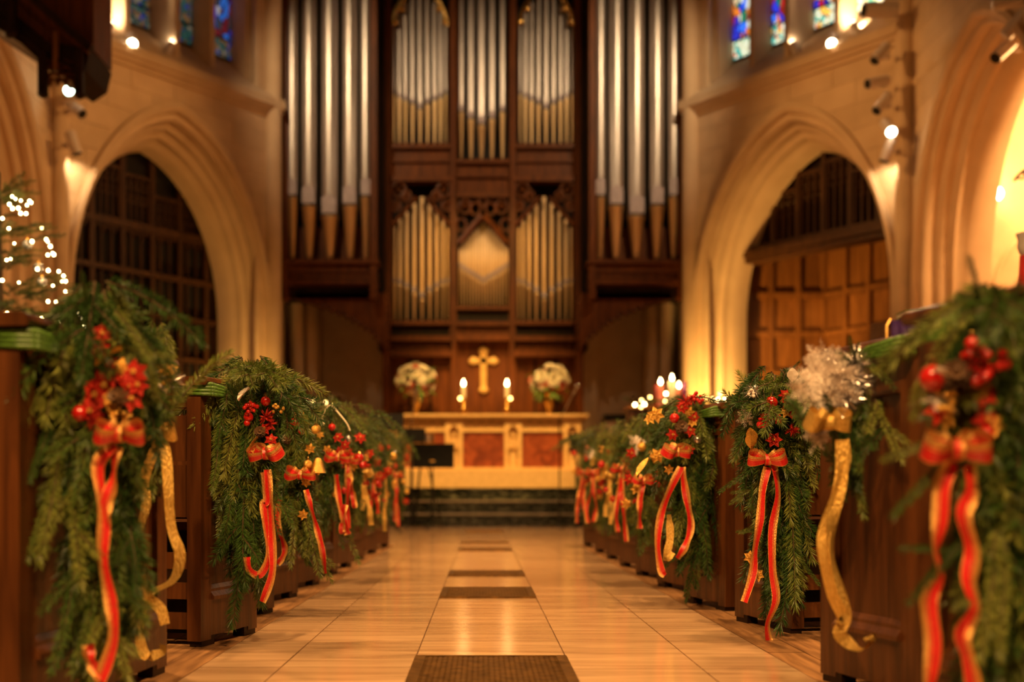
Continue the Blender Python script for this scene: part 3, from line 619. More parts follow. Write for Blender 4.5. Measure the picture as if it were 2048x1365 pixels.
# candlesticks with burning candles
def flame(mb_c, r, h, parent, mat='flame'):
    f = MB().lathe([(0.001, 0), (r * 0.7, h * 0.12), (r, h * 0.32), (r * 0.6, h * 0.65), (0.001, h)], mb_c, 10); return f.build('flame', mat, parent, smooth=True)
for nm, px, sd in (('left', 927, -1), ('right', 1014, 1)):
    b = at(px, 826, 20.75); b.z = 1.861
    t = thing('candlestick', 'brass candlestick with lit white candle, %s of the altar cross' % nm, 'candlestick', b, 'brass candlesticks on the altar')
    MB().lathe([(0.085, 0), (0.085, 0.015), (0.05, 0.03), (0.03, 0.06), (0.055, 0.09), (0.03, 0.12), (0.02, 0.17), (0.04, 0.20), (0.02, 0.23), (0.02, 0.26), (0.065, 0.285), (0.065, 0.30)], (0, 0, 0), 14).build('stick', 'brass', t, smooth=True, local=True)
    MB().lathe([(0.036, 0.30), (0.036, 0.50), (0.03, 0.505)], (0, 0, 0), 14).build('candle', 'wax_white', t, smooth=True, local=True)
    flame((0, 0, 0.505), 0.026, 0.11, t).data.transform(Matrix.Identity(4))
    for ch in t.children:
        if ch.name.startswith('flame'): ch.data.transform(W[t.name])
    ar = MB().tube([(0, 0, 0.2), (sd * 0.04, -0.02, 0.2), (sd * 0.055, -0.02, 0.235)], 0.008, 6); ar.lathe([(0.02, 0.235), (0.03, 0.26)], (sd * 0.055, -0.02, 0), 8); ar.build('side_arm', 'brass', t, local=True)
    f2 = MB().ball((sd * 0.055, -0.02, 0.285), 0.028, 10, 6).build('small_lamp', 'bulb_dim', t, smooth=True, local=True)
    light('POINT', 'candle_light', (b.x, b.y - 0.06, b.z + 0.58), 3.0, GOLD, 0.03)

# ------------------------------------------------------------------ flowers on the altar
def flower_mesh(name, mat, n, r):
    mb = MB()
    for lay, (k, tl, sc) in enumerate(((n, 0.25, 1), (n, 0.75, 0.75), (n - 1, 1.15, 0.45))):
        for i in range(k):
            a = 2 * PI * (i + 0.5 * lay) / k; ca, sa = math.cos(a), math.sin(a); w_ = r * 0.5 * sc
            P = lambda q, s_: (q * r * sc * math.cos(tl) * ca - s_ * w_ * sa, q * r * sc * math.cos(tl) * sa + s_ * w_ * ca, q * r * sc * math.sin(tl) + 0.12 * r * q * q)
            mb.add([P(0.05, 0), P(0.5, 0.8), P(0.85, 0.7), P(1.05, 0), P(0.85, -0.7), P(0.5, -0.8)], [(0, 1, 2, 3), (0, 3, 4, 5)])
    return mb.mesh(name, mat, smooth='all', solid=False)
FW = [flower_mesh('blossom', 'petal_white', 7, 0.10), flower_mesh('blossom_pink', 'petal_pink', 6, 0.075)]
def leaf_mesh(name, mat, L=0.2, wd=0.05):
    mb = MB(); n = 5
    for i in range(n):
        q0, q1 = i / n, (i + 1) / n
        def P(q, s_): return (q * L, s_ * wd * math.sin(PI * min(q * 0.95 + 0.03, 1)), -0.25 * L * q * q + abs(s_) * 0.012)
        mb.add([P(q0, -1), P(q1, -1), P(q1, 0), P(q0, 0)], [(0, 1, 2, 3)]); mb.add([P(q0, 0), P(q1, 0), P(q1, 1), P(q0, 1)], [(0, 1, 2, 3)])
    return mb.mesh(name, mat, smooth='all', solid=False)
LEAF = leaf_mesh('leaf', 'leaf_green')
def basis(dirv, up=Vector((0, 0, 1)), roll=0.0):        # X along dir
    x = dirv.normalized(); y_ = up.cross(x)
    if y_.length < 1e-3: y_ = Vector((0, 1, 0)).cross(x)
    y_.normalize(); z_ = x.cross(y_)
    m = Matrix((x, y_, z_)).transposed().to_4x4()
    return m @ Matrix.Rotation(roll, 4, 'X')
def facing(dirv, roll=0.0):                            # Z along dir
    return dirv.to_track_quat('Z', 'Y').to_matrix().to_4x4() @ Matrix.Rotation(roll, 4, 'Z')
for nm, px in (('left', 832), ('right', 1098)):
    b = at(px, 826, 20.8); b.z = 1.861
    t = thing('flower_arrangement', 'white and red flowers in a brass vase at the %s end of the altar' % nm, 'flowers', b, 'altar flower vases')
    MB().lathe([(0.10, 0), (0.10, 0.02), (0.05, 0.05), (0.045, 0.10), (0.085, 0.20), (0.095, 0.27), (0.07, 0.33), (0.10, 0.36)], (0, 0, 0), 16).build('vase', 'brass', t, smooth=True, local=True)
    rnd = random.Random(px); cz = 0.60
    for i in range(46):
        d = Vector((rnd.gauss(0, 1), rnd.gauss(-0.5, 0.8), rnd.gauss(0.0, 1))).normalized(); d.z = d.z * 0.9 + 0.05
        p = Vector((d.x * 0.30, d.y * 0.22, cz + d.z * 0.25)) * 1.0
        wh = (d.z > -0.15 and abs(d.x) < 0.8) or rnd.random() < 0.3
        inst(FW[0] if wh and rnd.random() < 0.85 else FW[1], 'blossom', t, Matrix.Translation(p) @ facing(d, rnd.random() * 6) @ Matrix.Scale(rnd.uniform(0.75, 1.25), 4))
    for i in range(44):
        a = rnd.random() * 2 * PI; e = rnd.uniform(-0.9, 0.8); d = Vector((math.cos(a) * math.cos(e), math.sin(a) * math.cos(e), math.sin(e)))
        p = Vector((d.x * 0.22, d.y * 0.17, 0.55 + d.z * 0.22)); inst(LEAF, 'leaf', t, Matrix.Translation(p) @ basis(d, roll=rnd.uniform(-.6, .6)) @ Matrix.Scale(rnd.uniform(0.7, 1.1), 4))

# ------------------------------------------------------------------ pews
pews = []
def pew(side, far, length, theta, label, H=0.98, row=2.6, boards=True):
    sg = -1 if side == 'L' else 1; th = math.radians(theta)
    a_ = Vector((-sg * math.sin(th), math.cos(th), 0)); b_ = Vector((sg * math.cos(th), math.sin(th), 0))
    near = Vector((far[0], far[1], 0)) - a_ * length
    def fn(a, b, z):
        q = near + a_ * a + b_ * b; return (q.x, q.y, z)
    t = thing('pew', label, 'pew', Vector(fn(length / 2, 0.3, 0)), 'oak pews along the aisle')
    L = length; st = min(0.085, L * 0.17)
    bx(fn, 0.01, L - 0.01, 0.014, 0.05, 0.03, H - 0.03).build('end_panel', 'oak', t)
    for a0, a1 in ((0, st), (L - st, L)): bx(fn, a0, a1, 0.0, 0.055, 0.02, H - 0.03).build('stile', 'oak', t)
    bx(fn, st, L - st, 0.0, 0.02, H - 0.15, H - 0.03).build('top_rail', 'oak', t)
    bx(fn, st, L - st, 0.0, 0.02, 0.035, 0.165).build('bottom_rail', 'oak', t)
    m = MB(); m.prism([(-0.012, 0.165), (-0.012, 0.178), (0.002, 0.195), (0.002, 0.205), (0.012, 0.22), (0.02, 0.22), (0.02, 0.165)], lambda b, a, z: fn(a, b, z), st, L - st); m.build('moulding', 'oak', t)
    for a0, a1 in ((0.01, st + 0.03), (L - st - 0.03, L - 0.01)): bx(fn, a0, a1, 0.002, 0.05, 0.0, 0.035).build('foot', 'dark_oak', t)
    m = MB(); cap = [(-0.028, H - 0.032), (-0.036, H - 0.02), (-0.03, H - 0.006), (-0.015, H), (0.07, H), (0.085, H - 0.006), (0.09, H - 0.02), (0.082, H - 0.032)]
    m.prism(cap, lambda b, a, z: fn(a, b, z), -0.018, L + 0.018); m.build('cap', 'oak', t, smooth=True)
    bx(fn, 0.09, L + 0.02, 0.055, row, 0.42, 0.45).build('seat', 'oak', t)
    for z0_, z1_ in ((0.06, 0.12), (0.17, 0.23), (0.28, 0.34), (0.47, 0.66), (0.675, 0.84), (0.87, 0.90), (0.915, 0.955)):
        bx(fn, 0.02, 0.045 if z1_ < 0.85 else 0.06, 0.055, row, z0_, z1_).build('back_board', 'oak', t)
    bx(fn, 0.22, 0.25, 0.055, row, 0.02, 0.42).build('seat_support', 'dark_oak', t)
    pews.append((side, fn, L, t)); return fn, L
LP = [((-0.985, 3.75), 0.98, 5, 'long oak pew nearest the camera on the left side'),
      ((-0.897, 4.78), 0.46, 15, 'second oak pew on the left, its end standing clear with green band'),
      ((-0.970, 5.60), 0.5, 13, 'third oak pew from the camera on the left'), ((-0.984, 6.42), 0.5, 13, 'fourth oak pew from the camera on the left'),
      ((-0.977, 7.24), 0.5, 13, 'fifth oak pew from the camera on the left'), ((-0.980, 8.14), 0.5, 13, 'sixth oak pew from the camera on the left'),
      ((-0.970, 8.95), 0.5, 13, 'seventh oak pew from the camera on the left'), ((-0.965, 9.85), 0.5, 13, 'eighth oak pew from the camera on the left'),
      ((-0.950, 10.86), 0.5, 13, 'ninth oak pew on the left, second from the music stands'), ((-0.930, 12.0), 0.5, 13, 'front oak pew on the left, closest to the music stands')]
RP = [((1.00, 2.75), 0.5, 14, 'nearest oak pew on the right, mostly hidden behind its garland'), ((1.0155, 3.60), 0.5, 14, 'second oak pew on the right, bare end panel below a gold ribbon'),
      ((1.100, 5.22), 0.5, 14, 'third oak pew from the camera on the right'), ((1.027, 6.10), 0.5, 13, 'fourth oak pew from the camera on the right'),
      ((1.035, 7.10), 0.5, 13, 'fifth oak pew from the camera on the right'), ((1.03, 8.05), 0.5, 13, 'sixth oak pew from the camera on the right'),
      ((1.03, 9.00), 0.5, 13, 'seventh oak pew from the camera on the right'), ((1.03, 9.95), 0.5, 13, 'eighth oak pew from the camera on the right'),
      ((1.03, 10.95), 0.5, 13, 'ninth oak pew on the right, second from the microphone stand'), ((1.03, 12.2), 0.5, 13, 'front oak pew on the right, closest to the microphone stand')]
for i_, (f_, l_, th_, lab) in enumerate(LP): pew('L', f_, l_, th_, lab, row=1.5 if i_ > 3 else 2.6)
for f_, l_, th_, lab in RP: pew('R', f_, l_, th_, lab, row=1.75)

# ------------------------------------------------------------------ fir branches and decorations (shared meshes)
def sprig(seed, L, twigs, needle=0.040, droop=0.25, dens=950, splay=0.95):
    r = random.Random(seed); mb = MB(); ph = r.random() * 6
    def run(p0, d0, length, sag):
        pts = []; p = Vector(p0); d = Vector(d0).normalized(); n = 8
        side = d.cross(Vector((0, 0, 1))); side = side.normalized() if side.length > 1e-3 else Vector((0, 1, 0))
        wob = r.uniform(-0.25, 0.25)
        for i in range(n + 1):
            pts.append(p.copy()); p = p + d * (length / n); d = (d + Vector((0, 0, -sag / n)) + side * (wob / n)).normalized()
        mb.tube(pts, [0.0042 * (1 - 0.7 * i / n) for i in range(n + 1)], 4, 1, False)
        cnt = int(length * dens)
        for k in range(cnt):
            q = (k + r.random()) / cnt; x = q * n; i = min(int(x), n - 1); base = pts[i].lerp(pts[i + 1], x - i)
            t = (pts[i + 1] - pts[i]).normalized(); o_ = t.orthogonal().normalized(); o_ = Quaternion(t, r.random() * 2 * PI) @ o_
            o_ = (o_ + Vector((0, 0, 0.18))).normalized()
            an = r.uniform(0.65, splay) if q < 0.93 else r.uniform(0.1, 0.7)
            nd = (t * math.cos(an) + o_ * math.sin(an)).normalized(); ln = needle * r.uniform(0.75, 1.1)
            sd = nd.cross(t.cross(nd) if r.random() < 0.5 else o_.cross(t)); sd = sd.normalized() if sd.length > 1e-3 else nd.orthogonal().normalized()
            wd = 0.0016; up = nd.cross(sd)
            tip = base + nd * ln + up * 0.003
            mb.add([base, base + nd * ln * 0.5 + sd * wd, tip, base + nd * ln * 0.5 - sd * wd], [(0, 1, 2, 3)], 0)
        return pts
    main = run((0, 0, 0), (1, 0, 0.1), L, droop)
    for k in range(twigs):
        i = 1 + int(k * 6 / max(twigs, 1)); sgn = 1 if k % 2 else -1
        run(main[i], (0.75, sgn * r.uniform(0.5, 0.8), r.uniform(-0.1, 0.2)), L * r.uniform(0.28, 0.45) * (1.15 - 0.08 * i), droop * 0.8)
    return mb.mesh('fir_branch', ['needle', 'bark'], solid=False)
SP = [sprig(11, 0.30, 0), sprig(12, 0.34, 0, droop=0.5), sprig(13, 0.26, 0, droop=0.15), sprig(14, 0.32, 4), sprig(15, 0.28, 5, droop=0.4), sprig(16, 0.34, 3, droop=0.55)]
TAIL = [sprig(21, 0.36, 0, droop=0.05), sprig(22, 0.34, 2, droop=0.1), sprig(23, 0.38, 1, droop=0.05)]
FAR = [sprig(31, 0.30, 2, dens=420), sprig(32, 0.32, 3, dens=420, droop=0.5), sprig(33, 0.30, 0, dens=480)]
def petal_flower(name, mat, cen, n=6, r=0.055):
    mb = MB()
    for lay, (k, tl, sc) in enumerate(((n, 0.20, 1), (n - 1, 0.55, 0.68))):
        for i in range(k):
            a = 2 * PI * (i + 0.5 * lay) / k; ca, sa = math.cos(a), math.sin(a); w_ = r * 0.30 * sc
            P = lambda q, s_: (q * r * sc * math.cos(tl) * ca - s_ * w_ * sa, q * r * sc * math.cos(tl) * sa + s_ * w_ * ca, q * r * sc * math.sin(tl) - 0.35 * r * q * q + abs(s_) * r * 0.07)
            mb.add([P(0, 0), P(0.5, 1), P(1.0, 0), P(0.5, -1)], [(0, 1, 2), (0, 2, 3)])
    for i in range(5): mb.ball((r * 0.12 * math.cos(i * 1.256), r * 0.12 * math.sin(i * 1.256), r * 0.22), r * 0.09, 6, 4, 1)
    return mb.mesh(name, [mat, cen], solid=False)
def bauble_mesh(name, mat):
    mb = MB().ball((0, 0, 0), 0.03, 16, 10, 0); mb.lathe([(0.008, 0.028), (0.008, 0.038), (0.003, 0.04)], (0, 0, 0), 8, 1)
    mb.tube([(0.006 * math.cos(i * PI / 4), 0, 0.045 + 0.006 * math.sin(i * PI / 4)) for i in range(9)], 0.001, 4, 1); return mb.mesh(name, [mat, 'brass'], smooth=True)
def cluster_mesh(name, mat, n=9, r=0.011, sp=0.035, seed=3):
    mb = MB(); rr = random.Random(seed)
    for i in range(n):
        p = Vector((rr.uniform(-1, 1), rr.uniform(-1, 1), rr.uniform(0, 1))) * sp; mb.ball(p, r * rr.uniform(0.8, 1.2), 8, 6, 0); mb.tube([(0, 0, -0.02), p], 0.0015, 3, 1)
    return mb.mesh(name, [mat, 'bark'], smooth=True)
def cone_mesh():
    mb = MB().lathe([(0.004, -0.045), (0.016, -0.03), (0.018, 0.0), (0.010, 0.035), (0.002, 0.045)], (0, 0, 0), 8)
    for l in range(8):
        z = -0.036 + l * 0.010; rr = 0.027 * math.sin(PI * (l + 1.2) / 10)
        for i in range(8):
            a = 2 * PI * (i + 0.5 * (l % 2)) / 8; ca, sa = math.cos(a), math.sin(a)
            mb.add([(ca * rr * .3 - sa * .006, sa * rr * .3 + ca * .006, z - .004), (ca * rr * 1.25 - sa * .007, sa * rr * 1.25 + ca * .007, z + .006), (ca * rr * 1.25 + sa * .007, sa * rr * 1.25 - ca * .007, z + .006), (ca * rr * .3 + sa * .006, sa * rr * .3 - ca * .006, z - .004)], [(0, 1, 2, 3)])
    return mb.mesh('pine_cone', 'cone_brown', solid=False)
def tuft_mesh(name, mat, n, L, wd, seed, sag=0.35, hemi=True):
    mb = MB(); r = random.Random(seed)
    for i in range(n):
        d = Vector((r.gauss(0, 1), r.gauss(0, 1), abs(r.gauss(0, 0.8)) if hemi else r.gauss(0, 1))).normalized(); sd = d.orthogonal().normalized(); sd = Quaternion(d, r.random() * 6) @ sd; l = L * r.uniform(0.6, 1.1)
        pts = [d * l * q + Vector((0, 0, -sag * l * q * q)) for q in (0, 0.35, 0.7, 1)]
        ws = (wd * 0.3, wd, wd * 0.8, wd * 0.05); vs = []
        for p, w_ in zip(pts, ws): vs += [p - sd * w_, p + sd * w_]
        mb.add(vs, [(0, 1, 3, 2), (2, 3, 5, 4), (4, 5, 7, 6)])
    return mb.mesh(name, mat, solid=False)
def plume_mesh(seed=5):
    mb = MB(); r = random.Random(seed)
    for f_ in range(16):
        d = Vector((r.gauss(0, 1), r.gauss(0, 1), abs(r.gauss(0.2, 0.6)))).normalized(); L = r.uniform(0.06, 0.11); s0 = d.orthogonal().normalized(); s0 = Quaternion(d, r.random() * 6) @ s0
        for k in range(34):
            q = (k + 1) / 35; b = d * L * q + Vector((0, 0, -0.3 * L * q * q)); sgn = 1 if k % 2 else -1
            e = b + (s0 * sgn * 0.8 + d * 0.6 + Vector((r.gauss(0, .3), r.gauss(0, .3), r.gauss(0, .3)))).normalized() * 0.028 * math.sin(PI * min(1, q * 0.85 + 0.15)); n = d * 0.0012
            mb.add([b - n, b + n, e + n * .5, e - n * .5], [(0, 1, 2, 3)])
    return mb.mesh('feather_plume', 'feather', solid=False)
def bell_mesh():
    mb = MB().lathe([(0.004, 0.05), (0.015, 0.045), (0.022, 0.03), (0.026, 0.005), (0.034, -0.02), (0.040, -0.03), (0.036, -0.03), (0.022, 0.0)], (0, 0, 0), 16); mb.ball((0, 0, -0.03), 0.010, 8, 6); return mb.mesh('bell', 'gold_glitter', smooth=True)
DECO = {'red': ('poinsettia', petal_flower('poinsettia', 'red_glitter', 'gold_glitter')), 'gold': ('gold_flower', petal_flower('gold_flower', 'gold_glitter', 'gold_glitter')),
        'white': ('white_flower', petal_flower('white_flower', 'feather', 'gold_glitter', 8, 0.05)), 'ball': ('bauble', bauble_mesh('bauble', 'red_gloss')), 'gball': ('bauble', bauble_mesh('bauble', 'gold_glitter')), 'sball': ('bauble', bauble_mesh('bauble', 'silver_tinsel')),
        'berry': ('berry_cluster', cluster_mesh('berry_cluster', 'red_gloss')), 'gberry': ('berry_cluster', cluster_mesh('berry_cluster', 'gold_glitter', 8, 0.009, 0.03, 6)), 'wberry': ('berry_cluster', cluster_mesh('berry_cluster', 'feather', 7, 0.014, 0.03, 8)), 'cone': ('pine_cone', cone_mesh()),
        'tinsel': ('tinsel_tuft', tuft_mesh('tinsel_tuft', 'silver_tinsel', 150, 0.075, 0.0018, 4, hemi=False)), 'plume': ('feather_plume', plume_mesh()), 'bell': ('bell', bell_mesh()),
        'rtuft': ('red_spray', tuft_mesh('red_spray', 'red_glitter', 60, 0.055, 0.004, 9, hemi=False)), 'gleaf': ('gold_leaf', leaf_mesh('gold_leaf', 'gold_glitter', 0.09, 0.028)), 'gwhite': ('bow_scrap', leaf_mesh('pale_leaf', 'feather', 0.08, 0.03))}
def catmull(P, n):
    out = []; k = len(P)
    for i in range(k - 1):
        p0, p1, p2, p3 = P[max(i - 1, 0)], P[i], P[i + 1], P[min(i + 2, k - 1)]
        for j in range(n):
            t = j / n; out.append(0.5 * ((2 * p1) + (p2 - p0) * t + (2 * p0 - 5 * p1 + 4 * p2 - p3) * t * t + (3 * p1 - p0 - 3 * p2 + p3) * t ** 3))
    out.append(P[-1]); return out
BANDS = [(0.0, 0.05, 1), (0.05, 0.56, 0), (0.56, 0.62, 1), (0.62, 0.70, 0), (0.70, 1.0, 1)]
def strip(mb, pts, wdirs, width, bands):
    for a, b, m in bands:
        vs = []
        for p, w_ in zip(pts, wdirs): vs += [p + w_ * width * (a - 0.5), p + w_ * width * (b - 0.5)]
        mb.add(vs, [(2 * i, 2 * i + 1, 2 * i + 3, 2 * i + 2) for i in range(len(pts) - 1)], m)
def ribbon(mb, P, width, bands, seed, tw=1.0, flip=1):
    r = random.Random(seed); pts = catmull([Vector(p) for p in P], 7); n = len(pts); ph = r.uniform(-0.3, 0.3); fr = r.uniform(1.2, 2.0)
    wd = []
    for i in range(n):
        t = (pts[min(i + 1, n - 1)] - pts[max(i - 1, 0)]).normalized()
        an = ph + tw * math.sin(fr * 2 * PI * i / n + seed) ; x = Vector((math.cos(an) * flip, math.sin(an), 0.0)); x = (x - t * x.dot(t)); wd.append(x.normalized())
    strip(mb, pts, wd, width, bands)
def bow(mb, c, size, width, bands, seed, yaw=0.0):
    r = random.Random(seed); c = Vector(c)
    for sgn in (-1, 1):
        for sz, tilt, roll in ((1.0, 0.52 + r.uniform(-.1, .1), 0.18), (0.62, 0.1, 0.55)):
            Rm = Matrix.Rotation(yaw, 3, 'Z') @ Matrix.Rotation(-sgn * roll * r.uniform(.6, 1.2), 3, 'Y') @ Matrix.Rotation(tilt, 3, 'X'); pts = []; wd = []; n = 20
            for i in range(n + 1):
                t = i / n; pts.append(c + Rm @ Vector((size * sz * math.sin(PI * t) * sgn, size * sz * 0.5 * math.sin(2 * PI * t) - 0.004, 0))); pin = 0.45 + 0.55 * math.sin(PI * t) ** 0.7; wd.append(Rm @ Vector((0, 0, pin)))
            strip(mb, pts, wd, width * (0.75 + 0.25 * sz), bands)
    kn = []; kw = []
    for i in range(13):
        an = 2 * PI * i / 12; kn.append(c + Vector((0, -0.016 * math.cos(an) - 0.004, 0.022 * math.sin(an)))); kw.append(Vector((1, 0, 0)))
    strip(mb, kn, kw, width * 0.45, bands)
GOLDB = [(0, 1, 0)]
def garland(label, ct, cb, top, bot, hw, Y, n, seed, tails=(), bow_at=None, bow_kind='red', deco=(), band=None, ups=4, far=False, wtop=1.0, depth=0.75, tail_n=None, rib_w=0.055, bowsize=0.085, low=0.48):
    rib_w *= 0.72; bowsize *= 0.80
    r = random.Random(seed); k = Y / F; ht = (bot - top) * k; base = at(cb, bot, Y); base.z = max(base.z, 0.02)
    t = thing('garland', label, 'garland', base, 'evergreen garlands on the pew ends'); inv = W[t.name].inverted()
    P0, P1 = at(ct, top, Y), at(cb, bot, Y)
    sc = 1.0; pool = FAR if far else SP; tp = FAR if far else TAIL
    def put(p, d, s_, src): inst(src, 'fir_branch', t, inv @ Matrix.Translation(p) @ basis(d, roll=r.uniform(-0.5, 0.5)) @ Matrix.Scale(s_, 4))
    for i in range(n):
        q = (i + r.random()) / n; q = q ** 1.2
        src = r.choice(pool) if q < 0.6 or r.random() < 0.4 else r.choice(tp)
        phi = r.uniform(0, 2 * PI); o = Vector((math.cos(phi), math.sin(phi) * depth, 0))
        L = 0.3 * r.uniform(0.85, 1.1); wv = hw * k * (wtop if q < 0.25 else 1) * (1.0 - 0.86 * q) * r.uniform(0.5, 1.15)
        zz = P0.lerp(P1, min(q * low + 0.05, 0.95)); reach = wv
        start = 0.25 * reach; out = min(0.93, max(0.05, (reach - start) / L))
        d = o * out + Vector((0, 0, -math.sqrt(max(0.02, 1 - out * out)) * (1 if q > 0.12 else r.uniform(0.1, 1))))
        s_ = L / 0.31 * (min(1.0, max(0.55, ht / 0.75)))
        p = zz + o * start + Vector((0, 0, 0.16 * (1 - q)))
        if p.z - 0.31 * s_ < 0.02: p.z = 0.33 * s_ + 0.0
        put(p, d, s_, src)
    for i in range(ups):
        phi = r.uniform(0, 2 * PI); o = Vector((math.cos(phi), math.sin(phi) * depth, 0)); put(P0 + Vector((0, 0, -0.16)) + o * 0.03, o * r.uniform(0.15, 0.8) + Vector((0, 0, r.uniform(0.6, 1.0))), r.uniform(0.6, 0.85), r.choice(pool[:3]))
    for (px0, py0, px1, py1, s_) in (tail_n or ()):        # particular hanging or jutting branches
        a, b = at(px0, py0, Y - 0.05), at(px1, py1, Y - 0.12); put(a, b - a, (b - a).length / 0.35 * s_, r.choice(tp if not far else FAR))
    Yd = Y - hw * k * depth * 0.93
    for e in deco:
        kind, px, py, s_ = e[:4]; dy = e[4] if len(e) > 4 else 0
        nm, me = DECO[kind]; p = at(px, py, Yd + dy); d = Vector((r.uniform(-.5, .5), -1, r.uniform(-.2, .6))).normalized()
        if kind in ('bell', 'ball', 'gball', 'sball'): rot = Matrix.Rotation(r.uniform(-.3, .3), 4, 'X') @ Matrix.Rotation(r.random() * 6, 4, 'Z')
        elif kind in ('gleaf', 'gwhite'): rot = basis(Vector((r.uniform(-1, 1), -0.3, r.uniform(-1, 1))))
        else: rot = facing(d, r.random() * 6)
        inst(me, nm, t, inv @ Matrix.Translation(p) @ rot @ Matrix.Scale(s_ * (0.62 if kind in ('red', 'gold', 'white', 'rtuft') else 0.8), 4))
    mats = ['ribbon_red', 'ribbon_gold'] if bow_kind == 'red' else ['ribbon_gold_sheer', 'ribbon_gold_sheer']; bands = BANDS if bow_kind == 'red' else GOLDB
    if bow_at:
        mb = MB(); bow(mb, at(bow_at[0], bow_at[1], Yd - 0.03), bowsize, rib_w * 1.15, bands, seed, bow_at[2] if len(bow_at) > 2 else 0.0); mb.build('ribbon_bow', mats, t, smooth='all', solid=False)
    for j, tl in enumerate(tails):
        if isinstance(tl, dict): P, kind2 = tl['p'], tl['k']
        else: P, kind2 = tl, bow_kind
        mb = MB(); ribbon(mb, [at(x, y, Yd - 0.02) for x, y in P], rib_w * (0.74 if not far else 0.9), BANDS if kind2 == 'red' else GOLDB, seed * 3 + j, 0.72, 1 if j % 2 else -1)
        mb.build('ribbon_tail', ['ribbon_red', 'ribbon_gold'] if kind2 == 'red' else ['ribbon_gold_sheer'], t, smooth='all', solid=False)
    if band:                                              # flat green tie wound over the pew end
        fn, L, a0, a1, z_ = band; mb = MB()
        for q in range(4):
            zz = z_ + q * 0.012; mb.tube([fn(a0, -0.042, zz), fn(a0, 0.06, zz + 0.004), ], 0.008, 5); mb.tube([fn(a0 - 0.0, -0.042, zz), fn((a0 + a1) / 2, -0.05, zz - 0.004 * q), fn(a1, -0.055, zz - 0.02 - 0.012 * q)], 0.008, 5)
        mb.build('green_tie', 'green_ribbon', t, smooth='all')
    return t
def pf(i): return pews[i][1], pews[i][2]

garland('full fir garland with red flowers and striped bow on the nearest left pew', 190, 225, 660, 1345, 145, 2.95, 135, 101,
    tails=[[(232, 890), (196, 930), (208, 1030), (206, 1120), (222, 1210), (226, 1280), (200, 1362)], [(232, 895), (226, 960), (212, 1010), (214, 1050)], [(176, 1290), (182, 1325), (205, 1362)]],
    bow_at=(238, 868, 0.4), deco=[('red', 204, 668, .9), ('red', 196, 700, 1.0), ('red', 212, 712, .9), ('rtuft', 222, 730, .9), ('red', 224, 748, 1.1), ('gold', 240, 738, .9), ('red', 207, 770, 1.2), ('red', 192, 790, 1.2), ('red', 212, 795, 1), ('red', 268, 745, 1.1), ('red', 274, 770, .9), ('red', 258, 772, .8), ('red', 181, 822, 1.1), ('ball', 160, 828, .8), ('rtuft', 185, 840, .9), ('red', 262, 800, 1.0), ('gleaf', 245, 700, 1), ('cone', 240, 800, 1), ('gberry', 228, 815, 1), ('gleaf', 220, 780, 1), ('gold', 250, 830, .7)],
    band=(*pf(0), 0.0, 0.40, 0.90), ups=8, wtop=1.05, depth=0.6, low=0.62, rib_w=0.06, bowsize=0.07,
    tail_n=[(120, 720, 60, 860, 1), (110, 820, 75, 960, 1), (120, 900, 92, 1120, 1), (110, 940, 85, 1110, 1), (150, 960, 150, 1180, 1), (250, 700, 335, 725, 1), (230, 620, 300, 720, 1), (170, 650, 178, 560, 1.0), (260, 1060, 285, 1185, 1), (240, 1150, 285, 1260, 1), (195, 1150, 178, 1320, 1), (150, 1130, 130, 1330, 1), (210, 1200, 240, 1365, 1)])
garland('small garland with silver and gold trim and long gold ribbons on the left', 312, 305, 735, 1000, 48, 3.55, 34, 102,
    tails=[[(318, 880), (288, 960), (292, 1010), (276, 1080), (282, 1150), (284, 1210), (278, 1260), (290, 1310), (322, 1306), (326, 1290)], [(325, 870), (334, 930), (342, 1050), (360, 1110), (346, 1160), (300, 1190), (322, 1220), (330, 1250)]],
    bow_at=(318, 866, 0.2), bow_kind='gold', deco=[('gold', 318, 738, .9), ('gold', 335, 748, .9), ('gberry', 326, 760, 1), ('tinsel', 340, 765, .7), ('tinsel', 298, 738, .5), ('wberry', 318, 772, 1.1), ('sball', 328, 775, .6), ('gold', 312, 752, .8), ('tinsel', 310, 790, .6), ('gold', 345, 738, .6)], rib_w=0.06, bowsize=0.06, ups=2)
garland('sharply focused fir garland with red berries on the second left pew', 500, 492, 775, 1232, 96, 4.47, 105, 103,
    tails=[[(528, 945), (533, 1000), (527, 1010), (531, 1050), (538, 1110), (520, 1150), (498, 1140), (494, 1115)], [(535, 940), (540, 1000), (545, 1090), (544, 1150), (525, 1205)]],
    bow_at=(532, 908, -0.5), deco=[('gwhite', 500, 778, 1.0), ('red', 502, 812, .7), ('ball', 531, 803, .75), ('rtuft', 532, 835, 1.1), ('rtuft', 540, 848, .9), ('ball', 497, 835, .75), ('berry', 500, 820, .9), ('gberry', 556, 822, .9), ('red', 530, 858, .8), ('ball', 494, 847, .5), ('cone', 520, 865, .8), ('gold', 512, 905, .6), ('gleaf', 522, 872, .8), ('red', 542, 880, .8)],
    band=(*pf(1), 0.0, 0.28, 0.915), ups=9, wtop=1.0, rib_w=0.056, tail_n=[(455, 800, 432, 900, 1), (440, 850, 430, 980, 1), (480, 1020, 478, 1235, 1), (490, 980, 482, 1180, 1), (470, 950, 462, 1090, 1), (520, 1000, 560, 1070, 1), (540, 960, 575, 1060, 1), (500, 800, 480, 735, 1), (520, 790, 553, 738, 1), (445, 780, 400, 790, 1)])
